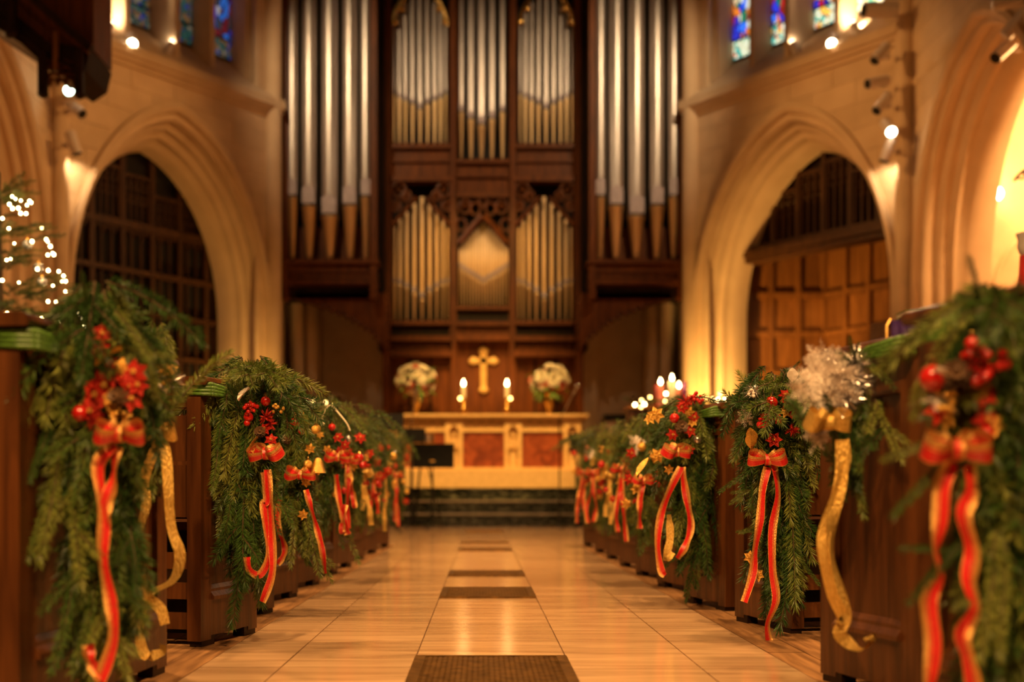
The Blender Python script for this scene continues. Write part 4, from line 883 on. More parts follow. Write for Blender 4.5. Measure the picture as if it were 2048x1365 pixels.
garland('garland with gold bell and red ribbon on the third left pew', 588, 604, 815, 1130, 64, 5.5, 64, 104,
    tails=[[(612, 980), (620, 1010), (634, 1060), (644, 1100), (650, 1148)], [(560, 1000), (556, 1050), (570, 1100), (556, 1130)]], bow_at=(600, 950, 0.3),
    deco=[('ball', 590, 845, .9), ('ball', 604, 862, .8), ('gball', 598, 848, .6), ('gold', 620, 898, .8), ('red', 582, 850, .8), ('gball', 616, 930, .9), ('bell', 636, 935, 1.1), ('gball', 630, 860, .8), ('cone', 575, 880, .9), ('gold', 612, 965, .8), ('gold', 606, 1030, .8), ('gberry', 595, 830, 1)], band=(*pf(2), 0.0, 0.25, 0.9), ups=6, tail_n=[(605, 1020, 640, 1150, 1), (615, 1060, 652, 1168, 1), (590, 1000, 585, 1130, 1)])
garland('garland topped by a wire teardrop loop on the fourth left pew', 652, 660, 830, 1090, 52, 6.35, 56, 105,
    tails=[[(672, 950), (678, 1000), (690, 1050), (696, 1070)], [(690, 1010), (684, 1060), (690, 1068)]], bow_at=(675, 915, 0.3),
    deco=[('ball', 664, 855, .8), ('red', 676, 875, 1), ('red', 680, 905, 1), ('red', 690, 890, .9), ('gball', 635, 858, .8), ('bell', 640, 935, 1.0), ('gold', 655, 900, .8), ('gball', 670, 990, .7), ('gold', 640, 870, .7)], far=True, ups=5, tail_n=[(660, 1000, 690, 1110, 1), (680, 1040, 725, 1140, 1.0)])
lp = MB(); lp.tube(catmull([at(x, y, 6.2) for x, y in ((648, 850), (644, 835), (655, 815), (664, 813), (680, 830), (694, 848), (700, 862))], 6), 0.004, 6); o = lp.build('wire_loop', 'wax_white', smooth=True); rebase(o); tag(o, 'thin pale wire teardrop loop on top of the fourth left garland', 'wire loop')
def far_tails(r, x, y, bot, sg):
    out = []
    for j in range(r.choice((1, 2, 2))):
        L = (bot - y) * r.uniform(.5, .85); d = r.uniform(-6, 10) * sg + (8 if j else -4); out.append([(x, y + 4), (x + d * .4 + r.uniform(-3, 3), y + L * .35), (x + d * .8 + r.uniform(-4, 4), y + L * .7), (x + d + r.uniform(-5, 5), y + L)])
    return out
LG = [('fifth garland on the left with red and gold baubles', 700, 702, 850, 1085, 46, 7.2, 106, 'red'), ('sixth garland on the left with gold bells hanging low', 724, 722, 862, 1075, 42, 8.1, 107, 'gold'),
      ('seventh garland on the left with a dark green bow', 748, 745, 870, 1085, 42, 9.0, 108, 'red'), ('eighth garland on the left with a pale bauble', 768, 765, 878, 1085, 38, 10.0, 109, 'gold'), ('farthest left garland, its branch trailing on the marble floor', 792, 800, 880, 1088, 36, 11.6, 110, 'red')]
for lab, ct, cb, tp_, bt, hw, Y, sd, bk in LG:
    r = random.Random(sd); h = bt - tp_
    dc = [(r.choice(['red', 'ball', 'gold', 'gball', 'red', 'rtuft', 'gberry']), ct + r.uniform(-hw * .7, hw * .7), tp_ + r.uniform(0.08, 0.62) * h, r.uniform(.8, 1.3)) for _ in range(12)] + [('gold' if bk == 'gold' else 'red', ct + r.uniform(-8, 8), tp_ + h * .25, 1.4), ('sball', ct - 2, tp_ + h * .12, 1.0)]
    by = tp_ + h * r.uniform(.26, .42); ox = r.uniform(-6, 8)
    garland(lab, ct, cb, tp_, bt, hw, Y, 46, sd, tails=far_tails(r, ct + ox, by, bt, 1), bow_at=(ct + ox, by, r.uniform(-.6, .8)), bow_kind=bk, deco=dc, far=True, ups=4, rib_w=0.056, bowsize=0.08)

garland('big blurred fir garland with red bauble and bow at the right edge', 1996, 1990, 690, 1385, 120, 2.4, 125, 201,
    tails=[[(1905, 925), (1885, 970), (1880, 1040), (1872, 1100), (1880, 1150), (1858, 1200), (1866, 1290), (1858, 1375)], [(1940, 930), (1944, 985), (1928, 1030), (1944, 1100), (1938, 1160), (1950, 1220), (1926, 1270), (1938, 1320), (1950, 1380)]],
    bow_at=(1912, 900, 0.0), deco=[('ball', 1866, 757, 1.1), ('ball', 1944, 688, .6), ('berry', 1950, 740, 1.2), ('berry', 1976, 738, 1.2), ('red', 1958, 735, .8), ('cone', 1908, 760, 1.3), ('red', 1876, 822, 1.0), ('plume', 1880, 800, .5), ('gold', 1890, 838, .8), ('red', 1966, 790, .9), ('gold', 1962, 785, .8), ('gwhite', 1900, 780, 1), ('red', 1974, 840, 1), ('gberry', 1890, 812, 1), ('ball', 1972, 868, .6), ('gold', 1985, 850, .8)],
    ups=5, wtop=1.0, depth=0.55, low=0.66, rib_w=0.062, bowsize=0.08, band=(*pf(10), 0.3, 0.52, 0.9),
    tail_n=[(1960, 600, 1885, 640, 1), (1960, 640, 1952, 530, 1), (1880, 880, 1780, 930, 1), (1880, 930, 1800, 1040, 1), (1900, 1100, 1820, 1110, 1), (1930, 1080, 1850, 1200, 1), (1990, 1060, 1990, 1365, .8), (2010, 1100, 2010, 1365, .8), (1960, 1180, 1880, 1235, .8), (2000, 640, 2040, 560, 1)])
garland('garland with white feathers, silver tinsel and a long gold ribbon on the second right pew', 1690, 1705, 810, 930, 64, 3.25, 56, 202,
    tails=[[(1685, 880), (1690, 930), (1672, 990), (1650, 1060), (1648, 1110), (1665, 1190), (1690, 1240), (1672, 1245)], [(1684, 880), (1682, 960), (1665, 1040), (1662, 1110), (1678, 1180), (1690, 1235), (1680, 1270), (1720, 1298), (1742, 1284), (1738, 1272)]],
    bow_at=(1655, 845, 0.2), bow_kind='gold', deco=[('plume', 1650, 750, 1.3), ('plume', 1630, 775, 1.2), ('plume', 1665, 770, 1.2), ('plume', 1640, 735, 1.0), ('plume', 1612, 785, .9), ('plume', 1680, 775, .8), ('tinsel', 1700, 755, 1.0), ('tinsel', 1715, 730, .9), ('tinsel', 1690, 795, 1.0), ('tinsel', 1670, 830, .9), ('tinsel', 1720, 770, .8), ('tinsel', 1640, 870, .7), ('sball', 1683, 840, .6), ('tinsel', 1660, 715, .7), ('plume', 1630, 875, .6)],
    band=(*pf(11), 0.02, 0.3, 0.93), ups=3, rib_w=0.065, bowsize=0.075, tail_n=[(1780, 850, 1710, 930, 1), (1750, 800, 1790, 930, 1), (1720, 740, 1690, 680, 1)])
garland('fir garland with red bauble, white sprays and striped bow on the third right pew', 1548, 1582, 790, 1300, 104, 4.70, 120, 203,
    tails=[[(1535, 935), (1525, 980), (1520, 1040), (1510, 1100), (1505, 1150), (1488, 1205)], [(1548, 930), (1556, 990), (1545, 1060), (1545, 1140), (1552, 1200), (1535, 1250), (1540, 1290)]],
    bow_at=(1535, 920, -0.4), deco=[('ball', 1543, 806, 1.0), ('ball', 1586, 830, .7), ('tinsel', 1508, 783, .7), ('wberry', 1500, 790, .6), ('plume', 1490, 838, .6), ('red', 1575, 805, .9), ('red', 1532, 835, .9), ('rtuft', 1585, 860, 1.0), ('red', 1570, 790, .8), ('berry', 1530, 845, 1.0), ('gold', 1572, 825, .8), ('ball', 1520, 850, .6), ('red', 1548, 880, 1.0), ('gleaf', 1502, 900, 1.0), ('gleaf', 1505, 890, 1.0), ('red', 1556, 838, .7), ('gwhite', 1585, 765, .9), ('gold', 1500, 1115, .8), ('gold', 1515, 1150, .9)],
    ups=9, rib_w=0.06, bowsize=0.09, tail_n=[(1590, 1010, 1588, 1300, .8), (1580, 990, 1600, 1230, .9), (1500, 980, 1455, 1010, 1), (1520, 1060, 1470, 1070, 1), (1540, 1090, 1500, 1130, 1), (1600, 1120, 1640, 1180, .9), (1500, 940, 1445, 990, 1), (1560, 770, 1600, 730, 1)])
garland('garland with red sprays, gold leaves and striped bow on the fourth right pew', 1375, 1390, 838, 1185, 90, 5.85, 95, 204,
    tails=[[(1362, 935), (1340, 980), (1322, 1030), (1315, 1090), (1322, 1140), (1330, 1152)], [(1364, 935), (1372, 990), (1382, 1050), (1372, 1090), (1355, 1118)], {'p': [(1338, 1030), (1340, 1080), (1330, 1120), (1345, 1105)], 'k': 'gold'}],
    bow_at=(1352, 905, 0.6), deco=[('rtuft', 1372, 805, 1.4), ('rtuft', 1385, 798, 1.1), ('red', 1365, 815, 1.0), ('red', 1388, 835, 1.0), ('gold', 1378, 825, .9), ('gold', 1312, 830, 1.3), ('gold', 1300, 838, 1.0), ('ball', 1349, 837, 1.0), ('cone', 1362, 855, 1.2), ('red', 1380, 862, 1.1), ('red', 1345, 870, 1.0), ('gold', 1385, 845, .8), ('sball', 1395, 880, .9), ('red', 1378, 900, .9), ('gold', 1315, 912, 1.2), ('gleaf', 1300, 920, 1.5), ('gold', 1338, 940, .8), ('berry', 1392, 800, 1.0)],
    ups=8, rib_w=0.07, bowsize=0.095, band=(*pf(13), 0.02, 0.3, 0.92), tail_n=[(1400, 1000, 1412, 1150, 1), (1395, 1100, 1365, 1205, 1), (1420, 980, 1440, 1140, 1), (1430, 900, 1445, 1060, 1), (1380, 1080, 1335, 1140, 1)])
RG = [('fifth garland on the right with a pale red ribbon tail', 1290, 1280, 860, 1130, 55, 7.0, 205, 'red'), ('sixth garland on the right with red poinsettia cluster', 1255, 1250, 868, 1110, 46, 8.0, 206, 'red'),
      ('seventh garland on the right with gold flowers', 1225, 1222, 880, 1095, 42, 9.0, 207, 'gold'), ('eighth garland on the right with a white flower', 1200, 1200, 888, 1090, 38, 10.0, 208, 'red'), ('farthest right garland beside the microphone stand', 1172, 1172, 880, 1085, 34, 11.8, 209, 'red')]
for lab, ct, cb, tp_, bt, hw, Y, sd, bk in RG:
    r = random.Random(sd); h = bt - tp_
    dc = [(r.choice(['red', 'ball', 'gold', 'gball', 'red', 'rtuft', 'gberry']), ct - 6 + r.uniform(-hw * .6, hw * .6), tp_ + r.uniform(0.08, 0.55) * h, r.uniform(.8, 1.2)) for _ in range(10)]
    if sd in (208, 205): dc.append(('plume', ct - 18, tp_ + h * .1, 0.9))
    by = tp_ + h * r.uniform(.28, .42); ox = r.uniform(-14, -2)
    garland(lab, ct, cb, tp_, bt, hw, Y, 48, sd, tails=far_tails(r, ct + ox, by, bt, -1), bow_at=(ct + ox, by, r.uniform(-.8, .5)), bow_kind=bk, deco=dc, far=True, ups=5, rib_w=0.056, bowsize=0.08)

# ------------------------------------------------------------------ Christmas tree behind the left pews
tb = Vector((-3.62, 9.0, 0)); t = thing('christmas_tree', 'Christmas tree with warm fairy lights behind the left pews', 'tree', tb)
MB().tube([(tb.x, tb.y, 0), (tb.x, tb.y, 2.95)], [0.07, 0.01], 8).build('trunk', 'bark', t)
r = random.Random(77); inv = W[t.name].inverted()
for i in range(150):
    q = r.random() ** 0.8; z = 0.5 + 2.3 * q; rad = 0.85 * (1 - q) + 0.05; phi = r.uniform(0, 2 * PI); d = Vector((math.cos(phi), math.sin(phi), -0.15 + 0.5 * q)); p = Vector((tb.x, tb.y, z)) + Vector((d.x, d.y, 0)) * rad * r.uniform(0.3, 0.75)
    inst(r.choice(FAR), 'fir_branch', t, inv @ Matrix.Translation(p) @ basis(d, roll=r.uniform(-.5, .5)) @ Matrix.Scale(r.uniform(0.7, 1.1), 4))
bm_ = MB().ball((0, 0, 0), 0.0095, 8, 6).mesh('fairy_bulb', 'bulb_warm', smooth=True)
for i in range(170):
    q = r.random() ** 0.8; z = 0.75 + 2.0 * q; rad = 0.85 * (1 - q) + 0.22; phi = r.uniform(-PI, 0.25 * PI); p = Vector((tb.x + math.cos(phi) * rad, tb.y + math.sin(phi) * rad, z)); inst(bm_, 'fairy_bulb', t, inv @ Matrix.Translation(p) @ Matrix.Scale(r.uniform(.7, 1.2), 4))
for i in range(22):
    q = r.random(); z = 0.8 + 1.7 * q; rad = 0.85 * (1 - q) + 0.18; phi = r.uniform(-PI, 0); p = Vector((tb.x + math.cos(phi) * rad, tb.y + math.sin(phi) * rad, z)); inst(DECO['sball'][1], 'bauble', t, inv @ Matrix.Translation(p) @ Matrix.Scale(1.3, 4))

# ------------------------------------------------------------------ choir desks, wreath candles, swags of light
def desk(name, label, px0, px1, pytop, Y, depth):
    a, b = at(px0, pytop, Y), at(px1, pytop, Y); t = thing(name, label, 'choir desk', ((a.x + b.x) / 2, Y, 0)); n = max(2, int((b.x - a.x) / 0.45)); h = a.z
    MB().box(a.x, b.x, Y + 0.03, Y + depth, 0.06, h - 0.04).build('body', 'oak', t); MB().box(a.x - 0.04, b.x + 0.04, Y - 0.05, Y + depth + 0.04, h - 0.04, h).build('desk_top', 'panel_oak', t); MB().box(a.x, b.x, Y - 0.0, Y + depth, 0, 0.1).build('base', 'dark_oak', t)
    for i in range(n + 1):
        x = a.x + (b.x - a.x) * i / n; MB().box(x - 0.04, x + 0.04, Y - 0.01, Y + 0.03, 0.1, h - 0.04).build('stile', 'oak', t)
    return t, a, b
td, a1, b1 = desk('choir_desk', 'oak choir desk behind the left garlands with lights on top', 480, 682, 815, 15.0, 0.5)
td, a2, b2 = desk('choir_desk', 'oak choir desk behind the right garlands under the advent candles', 1262, 1500, 812, 15.0, 0.5)
bm2 = MB().ball((0, 0, 0), 0.020, 8, 6).mesh('fairy_bulb', 'bulb_warm', smooth=True); bm3 = MB().ball((0, 0, 0), 0.017, 8, 6).mesh('fairy_bulb', 'bulb_dim', smooth=True)
def swag(label, a, b, Y, seed, lights_):
    t = thing('evergreen_swag', label, 'swag', ((a.x + b.x) / 2, Y, a.z)); r = random.Random(seed); inv = W[t.name].inverted()
    for i in range(int((b.x - a.x) / 0.045)):
        x = r.uniform(a.x, b.x); d = Vector((r.choice((-1, 1)), r.uniform(-.8, .4), r.uniform(-.1, .4))); inst(r.choice(FAR), 'fir_branch', t, inv @ Matrix.Translation(Vector((x, Y + r.uniform(0.05, .35), a.z + 0.06))) @ basis(d) @ Matrix.Scale(0.7, 4))
    for px, py, br in lights_:
        p = at(px, py, Y - 0.05); inst(bm2 if br else bm3, 'fairy_bulb', t, inv @ Matrix.Translation(p))
    for i in range(4):
        x = r.uniform(a.x, b.x); inst(DECO['cone'][1], 'pine_cone', t, inv @ Matrix.Translation(Vector((x, Y + 0.15, a.z + 0.08))) @ Matrix.Scale(1.8, 4))
swag('evergreen swag with fairy lights on the left choir desk', a1, b1, 15.0, 5, [(596, 800, 1), (613, 803, 1), (627, 803, 0), (637, 801, 0), (651, 806, 0), (670, 809, 0), (575, 805, 0), (668, 806, 0)])
swag('evergreen swag with fairy lights and cones on the right choir desk', a2, b2, 15.0, 6, [(1270, 810, 1), (1289, 809, 1), (1283, 801, 0), (1282, 815, 0), (1332, 788, 1), (1436, 800, 1), (1451, 799, 1), (1440, 788, 0), (1300, 795, 0), (1395, 797, 0), (1412, 795, 0), (1425, 798, 0), (1330, 803, 0)])
for px, ptop, pbot, wd, mat, col, fl_ in ((1321, 765, 798, 14, 'wax_pink', 'pink advent candle, burning, leftmost in the wreath on the right desk', 1), (1344, 757, 797, 15, 'wax_white', 'tall white advent candle in the middle of the wreath', 1), (1358, 772, 795, 9, 'wax_pink', 'short rose candle, burning, between the white and purple candles', 1), (1370, 764, 794, 9, 'wax_purple', 'purple advent candle, unlit, on the right of the wreath', 0), (1313, 770, 798, 8, 'red_gloss', 'slim crimson candle behind the pink advent candle', 0)):
    Y = 15.25 if px != 1313 else 15.38; p = at(px, 812, Y); p.z = a2.z + 0.001; h = at(px, ptop + (5 if fl_ else 0), Y).z - p.z; rr = wd * Y / F / 2
    t = thing('advent_candle', col, 'candle', p, 'advent wreath candles'); MB().lathe([(rr, 0), (rr, h - 0.006), (rr * 0.85, h), (rr * 0.3, h - 0.004)], (0, 0, 0), 14).build('wax', mat, t, smooth=True, local=True)
    MB().tube([(0, 0, h - 0.01), (0, 0, h + 0.015)], 0.003, 5).build('wick', 'black_void', t, local=True)
    if fl_: MB().lathe([(0.001, h), (0.016, h + 0.015), (0.022, h + 0.035), (0.012, h + 0.06), (0.001, h + 0.085)], (0, 0, 0), 10).build('flame', 'flame', t, smooth=True, local=True)
light('POINT', 'candle_light', (2.35, 15.0, 2.05), 4, GOLD, 0.05)

# ------------------------------------------------------------------ music stands, microphones, cabinet
def music_stand(label, px0, px1, py0, py1, Y, tilt=0.5, lip=True):
    a, b = at(px0, py1, Y), at(px1, py0, Y); cx = (a.x + b.x) / 2; zl, zh = a.z, b.z; t = thing('music_stand', label, 'music stand', (cx, Y + 0.05, 0), 'black music stands before the altar')
    dk = MB(); sk = (b.x - a.x) * 0.05
    dk.hexa([(x, y_, z) for x, sgn in ((a.x, -1), (b.x, 1)) for y_, z in ((Y, zl), (Y + 0.02, zl), (Y + 0.14, zh), (Y + 0.16, zh))]); dk = dk.build('desk', 'iron_black', t)
    MB().box(a.x, b.x, Y - 0.07, Y + 0.01, zl - 0.012, zl + 0.004).build('lip', 'iron_black', dk)
    MB().box(cx - 0.035, cx + 0.035, Y + 0.02, Y + 0.06, (zl + zh) / 2 - 0.10, (zl + zh) / 2 - 0.07).build('maker_plate', 'brass', dk)
    MB().tube([(cx, Y + 0.10, (zl + zh) / 2), (cx, Y + 0.10, 0.75)], 0.011, 8).build('inner_pole', 'chrome', t, smooth=True); MB().tube([(cx, Y + 0.10, 0.8), (cx, Y + 0.10, 0.06)], 0.016, 8).build('outer_pole', 'iron_black', t, smooth=True)
    for i in range(3):
        an = PI / 2 + i * 2 * PI / 3; MB().tube([(cx, Y + .1, 0.22), (cx + 0.26 * math.cos(an), Y + .1 + 0.26 * math.sin(an), 0.012)], 0.009, 6).build('leg', 'iron_black', t)
music_stand('black music stand nearest the left garlands', 731, 806, 826, 860, 15.4)
music_stand('low wide black music stand in front of the altar', 820, 908, 887, 935, 17.4)
music_stand('black music stand partly hidden between the other two', 796, 850, 856, 884, 16.4)
music_stand('small black music stand at the right front corner of the altar', 1140, 1168, 867, 905, 16.8)
def mic(label, base_px, joint, tip, Y, boom=True):
    j = at(joint[0], joint[1], Y); tpp = at(tip[0], tip[1], Y); t = thing('microphone_stand', label, 'microphone', (j.x, Y, 0))
    MB().tube([(j.x, Y, 0.08), (j.x, Y, j.z)], 0.012, 8).build('pole', 'iron_black', t, smooth=True)
    tpp.y -= 0.25; MB().tube([j, tpp], 0.009, 8).build('boom', 'chrome', t, smooth=True)
    d = (tpp - j).normalized(); MB().tube([tpp - d * 0.02, tpp + d * 0.09, tpp + d * 0.12], [0.02, 0.026, 0.026], 10).build('microphone_body', 'chrome', t, smooth=True); MB().ball(tpp + d * 0.14, 0.034, 10, 7).build('microphone_head', 'chrome', t, smooth=True)
    for i in range(3):
        an = i * 2 * PI / 3 + 0.4; MB().tube([(j.x, Y, 0.2), (j.x + 0.3 * math.cos(an), Y + 0.3 * math.sin(an), 0.012)], 0.010, 6).build('leg', 'iron_black', t)
mic('microphone on a boom stand to the right of the altar', 1120, (1119, 840), (1144, 790), 17.8)
mic('microphone on a thin stand below the left altar flowers', 826, (822, 850), (832, 800), 17.0)
t = thing('snare_drum', 'shiny drum on a stand behind the low music stand', 'drum', at(846, 1052, 18.0) * Vector((1, 1, 0)))
c = at(846, 878, 18.0); MB().lathe([(0.17, 0.0), (0.17, 0.13)], (c.x, c.y, c.z - 0.06), 20).build('shell', 'chrome', t, smooth=True); m = MB(); m.lathe([(0.18, -0.07), (0.18, -0.05)], (c.x, c.y, c.z), 20); m.lathe([(0.18, 0.06), (0.18, 0.08)], (c.x, c.y, c.z), 20); m.build('hoop', 'brass', t, smooth=True); MB().lathe([(0.168, 0.072), (0.168, 0.076)], (c.x, c.y, c.z), 20).build('drum_head', 'wax_white', t)
for i in range(3): MB().tube([(c.x, c.y, c.z - 0.06), (c.x + 0.28 * math.cos(i * 2.094), c.y + 0.28 * math.sin(i * 2.094), 0.012)], 0.012, 6).build('leg', 'iron_black', t)
a, b = at(1213, 980, 18.0), at(1275, 980, 18.0); t = thing('side_cabinet', 'pale cabinet with a dark top behind the right garlands', 'cabinet', ((a.x + b.x) / 2, 18.2, 0))
MB().box(a.x, b.x, 18.02, 18.5, 0.0, 1.60).build('body', 'cabinet_pale', t); MB().box(a.x - .03, b.x + .03, 17.98, 18.54, 1.60, 1.70).build('top', 'iron_black', t); MB().box(a.x + .04, b.x - .04, 18.0, 18.02, 0.1, 1.5).build('door', 'cabinet_pale', t)

# ------------------------------------------------------------------ lectern with purple fall
LY = 9.0; a, b = at(1778, 636, LY), at(1868, 700, LY)
t = thing('lectern', 'lectern draped in purple cloth behind the right pews', 'lectern', ((a.x + b.x) / 2, LY + 0.2, 0))
MB().box(a.x + .08, b.x - .08, LY + 0.1, LY + 0.3, 0, a.z - 0.2).build('post', 'oak', t); MB().box(a.x - .0, b.x - 0.1, LY + 0.02, LY + 0.4, 0, 0.1).build('base', 'oak', t)
MB().hexa([(x, y_, z) for x in (a.x - .005, b.x + .005) for y_, z in ((LY + .03, a.z - 0.12), (LY + .03, a.z - .03), (LY + .42, a.z - 0.12), (LY + .42, a.z + .02))]).build('desk', 'oak', t)
m = MB(); n = 24; vs = []
for i in range(n + 1):
    x = a.x + 0.02 + (b.x - a.x - 0.02) * i / n; wv = 0.008 * math.sin(i * 1.3)
    vs += [(x, LY + 0.30, a.z + 0.02), (x, LY + 0.02, a.z - 0.015), (x, LY + 0.0 + wv, a.z - 0.12), (x, LY - 0.002 + wv * 1.6, b.z - 0.05)]
m.add(vs, [(4 * i + j, 4 * i + 4 + j, 4 * i + 5 + j, 4 * i + 1 + j) for i in range(n) for j in range(3)]); m.build('purple_fall', 'purple_cloth', t, solid=False, smooth='all')
m = MB(); m.tube([(a.x + .01, LY - .01, a.z - .01), (a.x - 0.02, LY - 0.01, a.z - .06), (a.x - .02, LY - .01, b.z)], 0.012, 6); m.build('gold_fringe', 'brass', t)
bk = MB(); p = at(1838, 622, LY + 0.1); bk.box(p.x - 0.10, p.x + 0.14, LY + 0.08, LY + 0.3, a.z + 0.0235, a.z + 0.065, 0); bk.box(p.x - 0.105, p.x + 0.145, LY + 0.075, LY + 0.3, a.z + 0.0235, a.z + 0.03, 1); bk.box(p.x - 0.105, p.x + 0.145, LY + 0.075, LY + 0.3, a.z + 0.062, a.z + 0.07, 1)
o = bk.build('book', ['paper', 'leaf_green']); rebase(o); tag(o, 'thick book with gilt page edges lying on the purple lectern', 'book')

# ------------------------------------------------------------------ spot lamps
def spot(label, px, py, Y, dirv, L=0.26, r=0.055, lit=None, mount=(0, 0.15, 0.1), col='lamp_face', face=True):
    c = at(px, py, Y); d = Vector(dirv).normalized(); t = thing('spotlight', label, 'spotlight', c, 'white spot lamps on the stonework')
    L *= 1.35; r *= 1.25; mb = MB(); mb.tube([c - d * L * 0.5, c - d * L * 0.45, c + d * L * 0.5], [r * 0.6, r, r], 16); hd_ = mb.build('head', 'lamp_white', t, smooth=True)
    MB().tube([c + d * L * 0.5, c + d * (L * 0.5 + 0.012)], r * 0.86, 16).build('lens', col if lit else 'black_void', hd_)
    m_ = c + Vector(mount); MB().tube([c, (c + m_) / 2 + Vector((0, 0, 0.02)), m_], 0.016, 6).build('arm', 'lamp_white', t); MB().box(m_.x - .04, m_.x + .04, m_.y - .04, m_.y + .04, m_.z - .03, m_.z + .03).build('base', 'lamp_white', t)
    return c, d
def wash(c, d, power, col=WARM, angle=110, size=0.04):
    p = c + d * 0.20; light('SPOT', 'spotlight_beam', p, power, col, size, p + d, angle, 0.8)
for sg, nm in ((1, 'right'), (-1, 'left')):
    f = cant(sg); mx = (lambda p: p) if sg > 0 else (lambda p: 1928 - p)
    c, d = spot('lit spot lamp on the window ledge, middle of the three on the %s' % nm, mx(1664), 80, 18.1, (-0.25 * sg, -0.75, -0.65), 0.22, 0.06, True, mount=(sg * 0.13, 0.25, 0.02)); wash(c, d, 60, WHITE, 120)
    spot('spot lamp on the window ledge, nearest the organ on the %s' % nm, mx(1590), 98, 18.75, (-0.2 * sg, 0.4, 0.9), 0.18, 0.05, True, mount=(sg * 0.06, 0.12, -0.02)); light('SPOT', 'spotlight_beam', at(mx(1597), 92, 18.9), 190, WHITE, 0.03, at(mx(1602), 40, 19.35), 120, 0.9)
    spot('spot lamp on the window ledge, nearest the corner shaft on the %s' % nm, mx(1712), 60, 17.8, (-0.2 * sg, 0.4, 0.9), 0.18, 0.05, True, mount=(sg * 0.06, 0.12, -0.02)); light('SPOT', 'spotlight_beam', at(mx(1722), 52, 17.85), 140, WHITE, 0.03, at(mx(1728), 8, 18.3), 120, 0.9)
    light('SPOT', 'spotlight_beam', at(mx(1672), 94, 18.0), 60, WHITE, 0.03, at(mx(1664), 112, 18.25), 120, 0.9)
for lab, px, py, d, lit in (('big white spot lamp under the last window on the right', 1762, 20, (-1, -.1, -.05), 0), ('topmost spot lamp on the right corner shaft', 1762, 106, (-.6, -.3, -.7), 0), ('second spot lamp from the top on the right corner shaft', 1756, 164, (-.9, -.3, -.25), 0), ('third spot lamp from the top on the right corner shaft', 1766, 206, (-.6, -.3, -.7), 0), ('brightly lit spot lamp on the right corner shaft', 1776, 254, (0, -.75, -.6), 1), ('lowest spot lamp on the right corner shaft', 1777, 298, (-.3, .1, -.95), 0)):
    spot(lab, px, py, 16.75, d, 0.26 if px != 1762 or py > 50 else 0.36, 0.06 if py > 50 else 0.09, lit, mount=(0.16, 0.25, 0.04))
for lab, px, py, d, lit, col in (('lit spot lamp beside the carved canopy', 172, 137, (.5, -.6, -.2), 1, 'lamp_face'), ('greenish lit spot lamp under the carved canopy', 146, 186, (0, -1, -.1), 1, 'lamp_face_green'), ('tilted white spot lamp on the left corner shaft', 150, 216, (.7, -.3, -.6), 0, 'lamp_face'), ('lowest spot lamp on the left corner shaft', 146, 285, (.3, .1, -.95), 0, 'lamp_face')):
    spot(lab, px, py, 16.75, d, 0.24, 0.06, lit, mount=(-0.14, 0.25, 0.04), col=col)
light('SPOT', 'spotlight_beam', at(1779, 315, 16.9), 30, WHITE, 0.03, at(1768, 370, 17.3), 80, 0.7)
light('SPOT', 'spotlight_beam', at(147, 305, 16.9), 30, WHITE, 0.03, at(158, 365, 17.3), 80, 0.7)
light('SPOT', 'spotlight_beam', at(1776, 262, 16.4), 50, WHITE, 0.04, at(1700, 600, 13.0), 70, 0.7)
for lab, px, py, d in (('big dark-mouthed spot lamp at the top right corner', 2015, 4, (.95, -.3, .1)), ('middle spot lamp in front of the right nave arch', 2030, 50, (.6, -.3, .7)), ('lowest spot lamp in front of the right nave arch', 2008, 100, (-.6, -.2, -.55))):
    spot(lab, px, py, 13.2 + py * 0.008, d, 0.24, 0.06, 0, mount=(0.2, 0.1, 0.05))
c = at(1986, 396, 16.95); t = thing('wall_sconce', 'glowing wall lamp on the bright side-aisle wall at right', 'wall lamp', c)
m = MB(); m.lathe([(0.03, -0.16), (0.055, -0.13), (0.09, 0.0), (0.105, 0.06), (0.095, 0.06), (0.05, -0.06)], (c.x, c.y, c.z), 16); m.build('shade', 'lamp_white', t, smooth=True); MB().ball((c.x + 0.02, c.y - 0.03, c.z + 0.05), 0.10, 14, 10).build('bulb', 'lamp_face', t, smooth=True); MB().box(c.x - .12, c.x - .04, c.y + .02, c.y + 0.29, c.z - .2, c.z - .12).build('bracket', 'iron_black', t)
light('POINT', 'sconce_light', (c.x + 0.02, c.y - 0.2, c.z + 0.22), 25, GOLD, 0.06)

# ------------------------------------------------------------------ carved canopy, top left
KY = 13.6
t = thing('carved_canopy', 'dark carved wooden canopy with hanging posts in the upper left corner', 'canopy', at(90, 195, KY))
def kp(px, py, dy=0.0): return at(px, py, KY + dy)
def kbar(pts, wd, mat, nm):
    mb = MB(); mb.tube(pts, wd, 4); return mb.build(nm, mat, t)
def kslab(poly, d0, d1, nm, mat='dark_oak'):
    mb = MB(); mb.prism([(kp(x, y).x, kp(x, y).z) for x, y in poly], lambda a, d, z: (a, d, z), KY + d0, KY + d1); return mb.build(nm, mat, t)
kslab([(88, 80), (180, 98), (170, 140), (140, 160), (86, 125)], 0.0, 0.8, 'box_front'); kslab([(-60, -60), (30, 20), (90, 80), (88, 130), (40, 85), (-60, 20)], 0.02, 0.9, 'box_side')
kslab([(-60, -60), (180, -60), (180, 92), (90, 84), (-60, -20)], 0.12, 0.8, 'upper_case', 'organ_oak')
kbar([kp(-40, -95, -.05), kp(100, 28, -.05), kp(182, 98, -.05)], 0.055, 'dark_oak', 'cornice'); kbar([kp(-40, -80, -.03), kp(90, 35, -.03), kp(178, 104, -.03)], 0.04, 'organ_oak', 'cornice')
kbar([kp(-40, 5, -.02), kp(82, 108, -.02)], 0.03, 'dark_oak', 'lower_rail'); kbar([kp(82, 108, -.02), kp(170, 142, -.02)], 0.03, 'dark_oak', 'lower_rail')
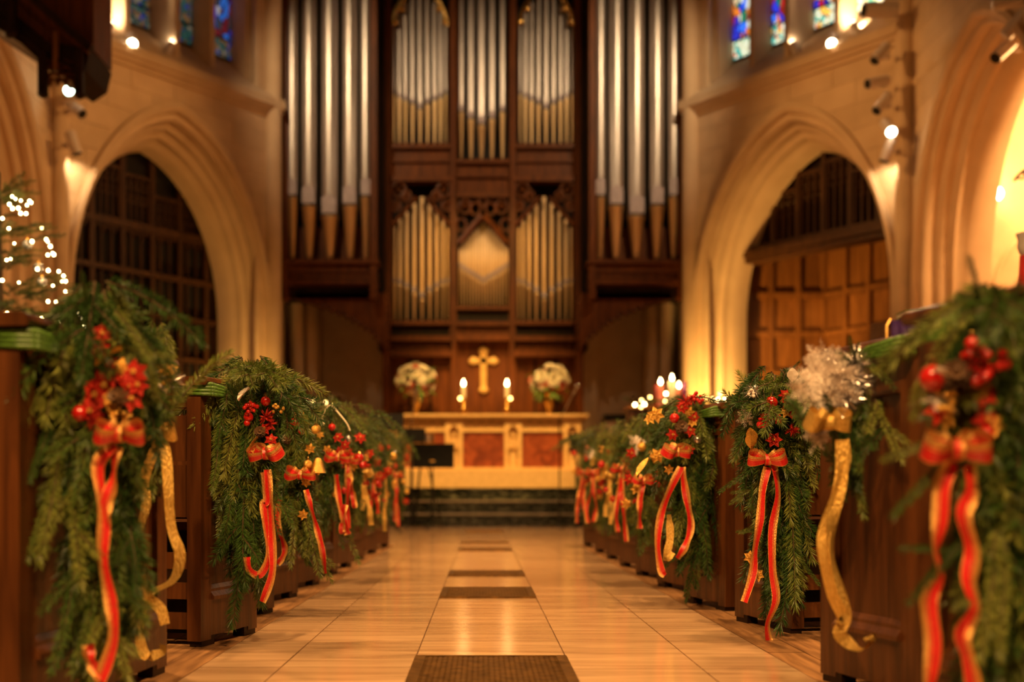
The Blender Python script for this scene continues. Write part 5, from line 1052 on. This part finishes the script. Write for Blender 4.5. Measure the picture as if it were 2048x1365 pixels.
for px, y0, y1 in ((88, 105, 190), (161, 100, 192), (20, 0, 70), (30, -20, 66)):
    mb = MB(); a = kp(px, y1); b = kp(px, y0); w_ = 0.045 if px in (88, 161) else 0.028; mb.box(a.x - w_, a.x + w_, KY - 0.08, KY + 0.02, a.z, b.z); mb.lathe([(0.01, -0.05), (0.05, -0.03), (0.068, 0.0), (0.05, 0.02)], (a.x, KY - 0.03, a.z), 10); mb.build('hanging_post', 'dark_oak', t)
kslab([(110, 66), (118, 66), (118, 142), (110, 142)], -0.07, 0.0, 'front_post', 'panel_oak')
tr = MB()
for i in range(8):
    x = 98 + i * 8.5; y = 128 + (4 if i % 2 else 0); tr.tube([kp(x + 5.5 * math.cos(k * PI / 4), y + 8 * math.sin(k * PI / 4), -.03) for k in range(9)], 0.012, 4)
for i in range(4):
    x = 100 + i * 16; tr.tube([kp(x, 170, -.03), kp(x + 4, 160, -.03), kp(x + 8, 157, -.03), kp(x + 12, 160, -.03), kp(x + 16, 170, -.03)], 0.016, 4); tr.tube([kp(x, 150, -.03), kp(x, 172, -.03)], 0.015, 4)
tr.tube([kp(92, 148, -.02), kp(160, 150, -.02)], 0.02, 4)
for i in range(10):
    x = 36 + i * 7.5; y = 22 + i * 6.3; tr.tube([kp(x + 3.5 * math.cos(k * PI / 3), y + 10 * math.sin(k * PI / 3), -.0) for k in range(7)], 0.012, 4)
tr.build('pierced_tracery', 'organ_oak', t)

# ------------------------------------------------------------------ right-edge bits: iron bracket, urn on a red-draped post
t = thing('iron_bracket', 'black iron scroll bracket at the right edge by the wall lamp', 'bracket', at(2050, 355, 13.0)); m = MB(); m.tube(catmull([at(x, y, 13.0) for x, y in ((2028, 362), (2040, 348), (2056, 338), (2080, 335))], 6), 0.018, 6); m.tube(catmull([at(x, y, 13.0) for x, y in ((2034, 356), (2044, 358), (2050, 350), (2044, 344), (2060, 352), (2080, 350))], 6), 0.012, 5); m.build('scroll', 'iron_black', t, smooth=True); MB().box(at(2080, 350, 13).x - .03, at(2080, 350, 13).x + .02, 12.96, 13.04, at(0, 420, 13).z, at(0, 300, 13).z).build('back_plate', 'iron_black', t)
c = at(2052, 512, 8.0); t = thing('urn_stand', 'white urn above red cloth, cut by the right edge', 'urn', (c.x, c.y, 0)); MB().lathe([(0.03, 0), (0.045, 0.02), (0.055, 0.06), (0.052, 0.11), (0.062, 0.135), (0.062, 0.15), (0.05, 0.15)], (c.x, c.y, c.z), 16).build('urn', 'urn_white', t, smooth=True)
m = MB(); m.lathe([(0.045, -0.26), (0.05, -0.2), (0.044, -0.1), (0.04, 0.0)], (c.x, c.y, c.z), 14); m.build('red_cloth', 'ribbon_red', t, smooth=True); MB().tube([(c.x, c.y, 0), (c.x, c.y, c.z - 0.2)], 0.03, 10).build('post', 'iron_black', t)
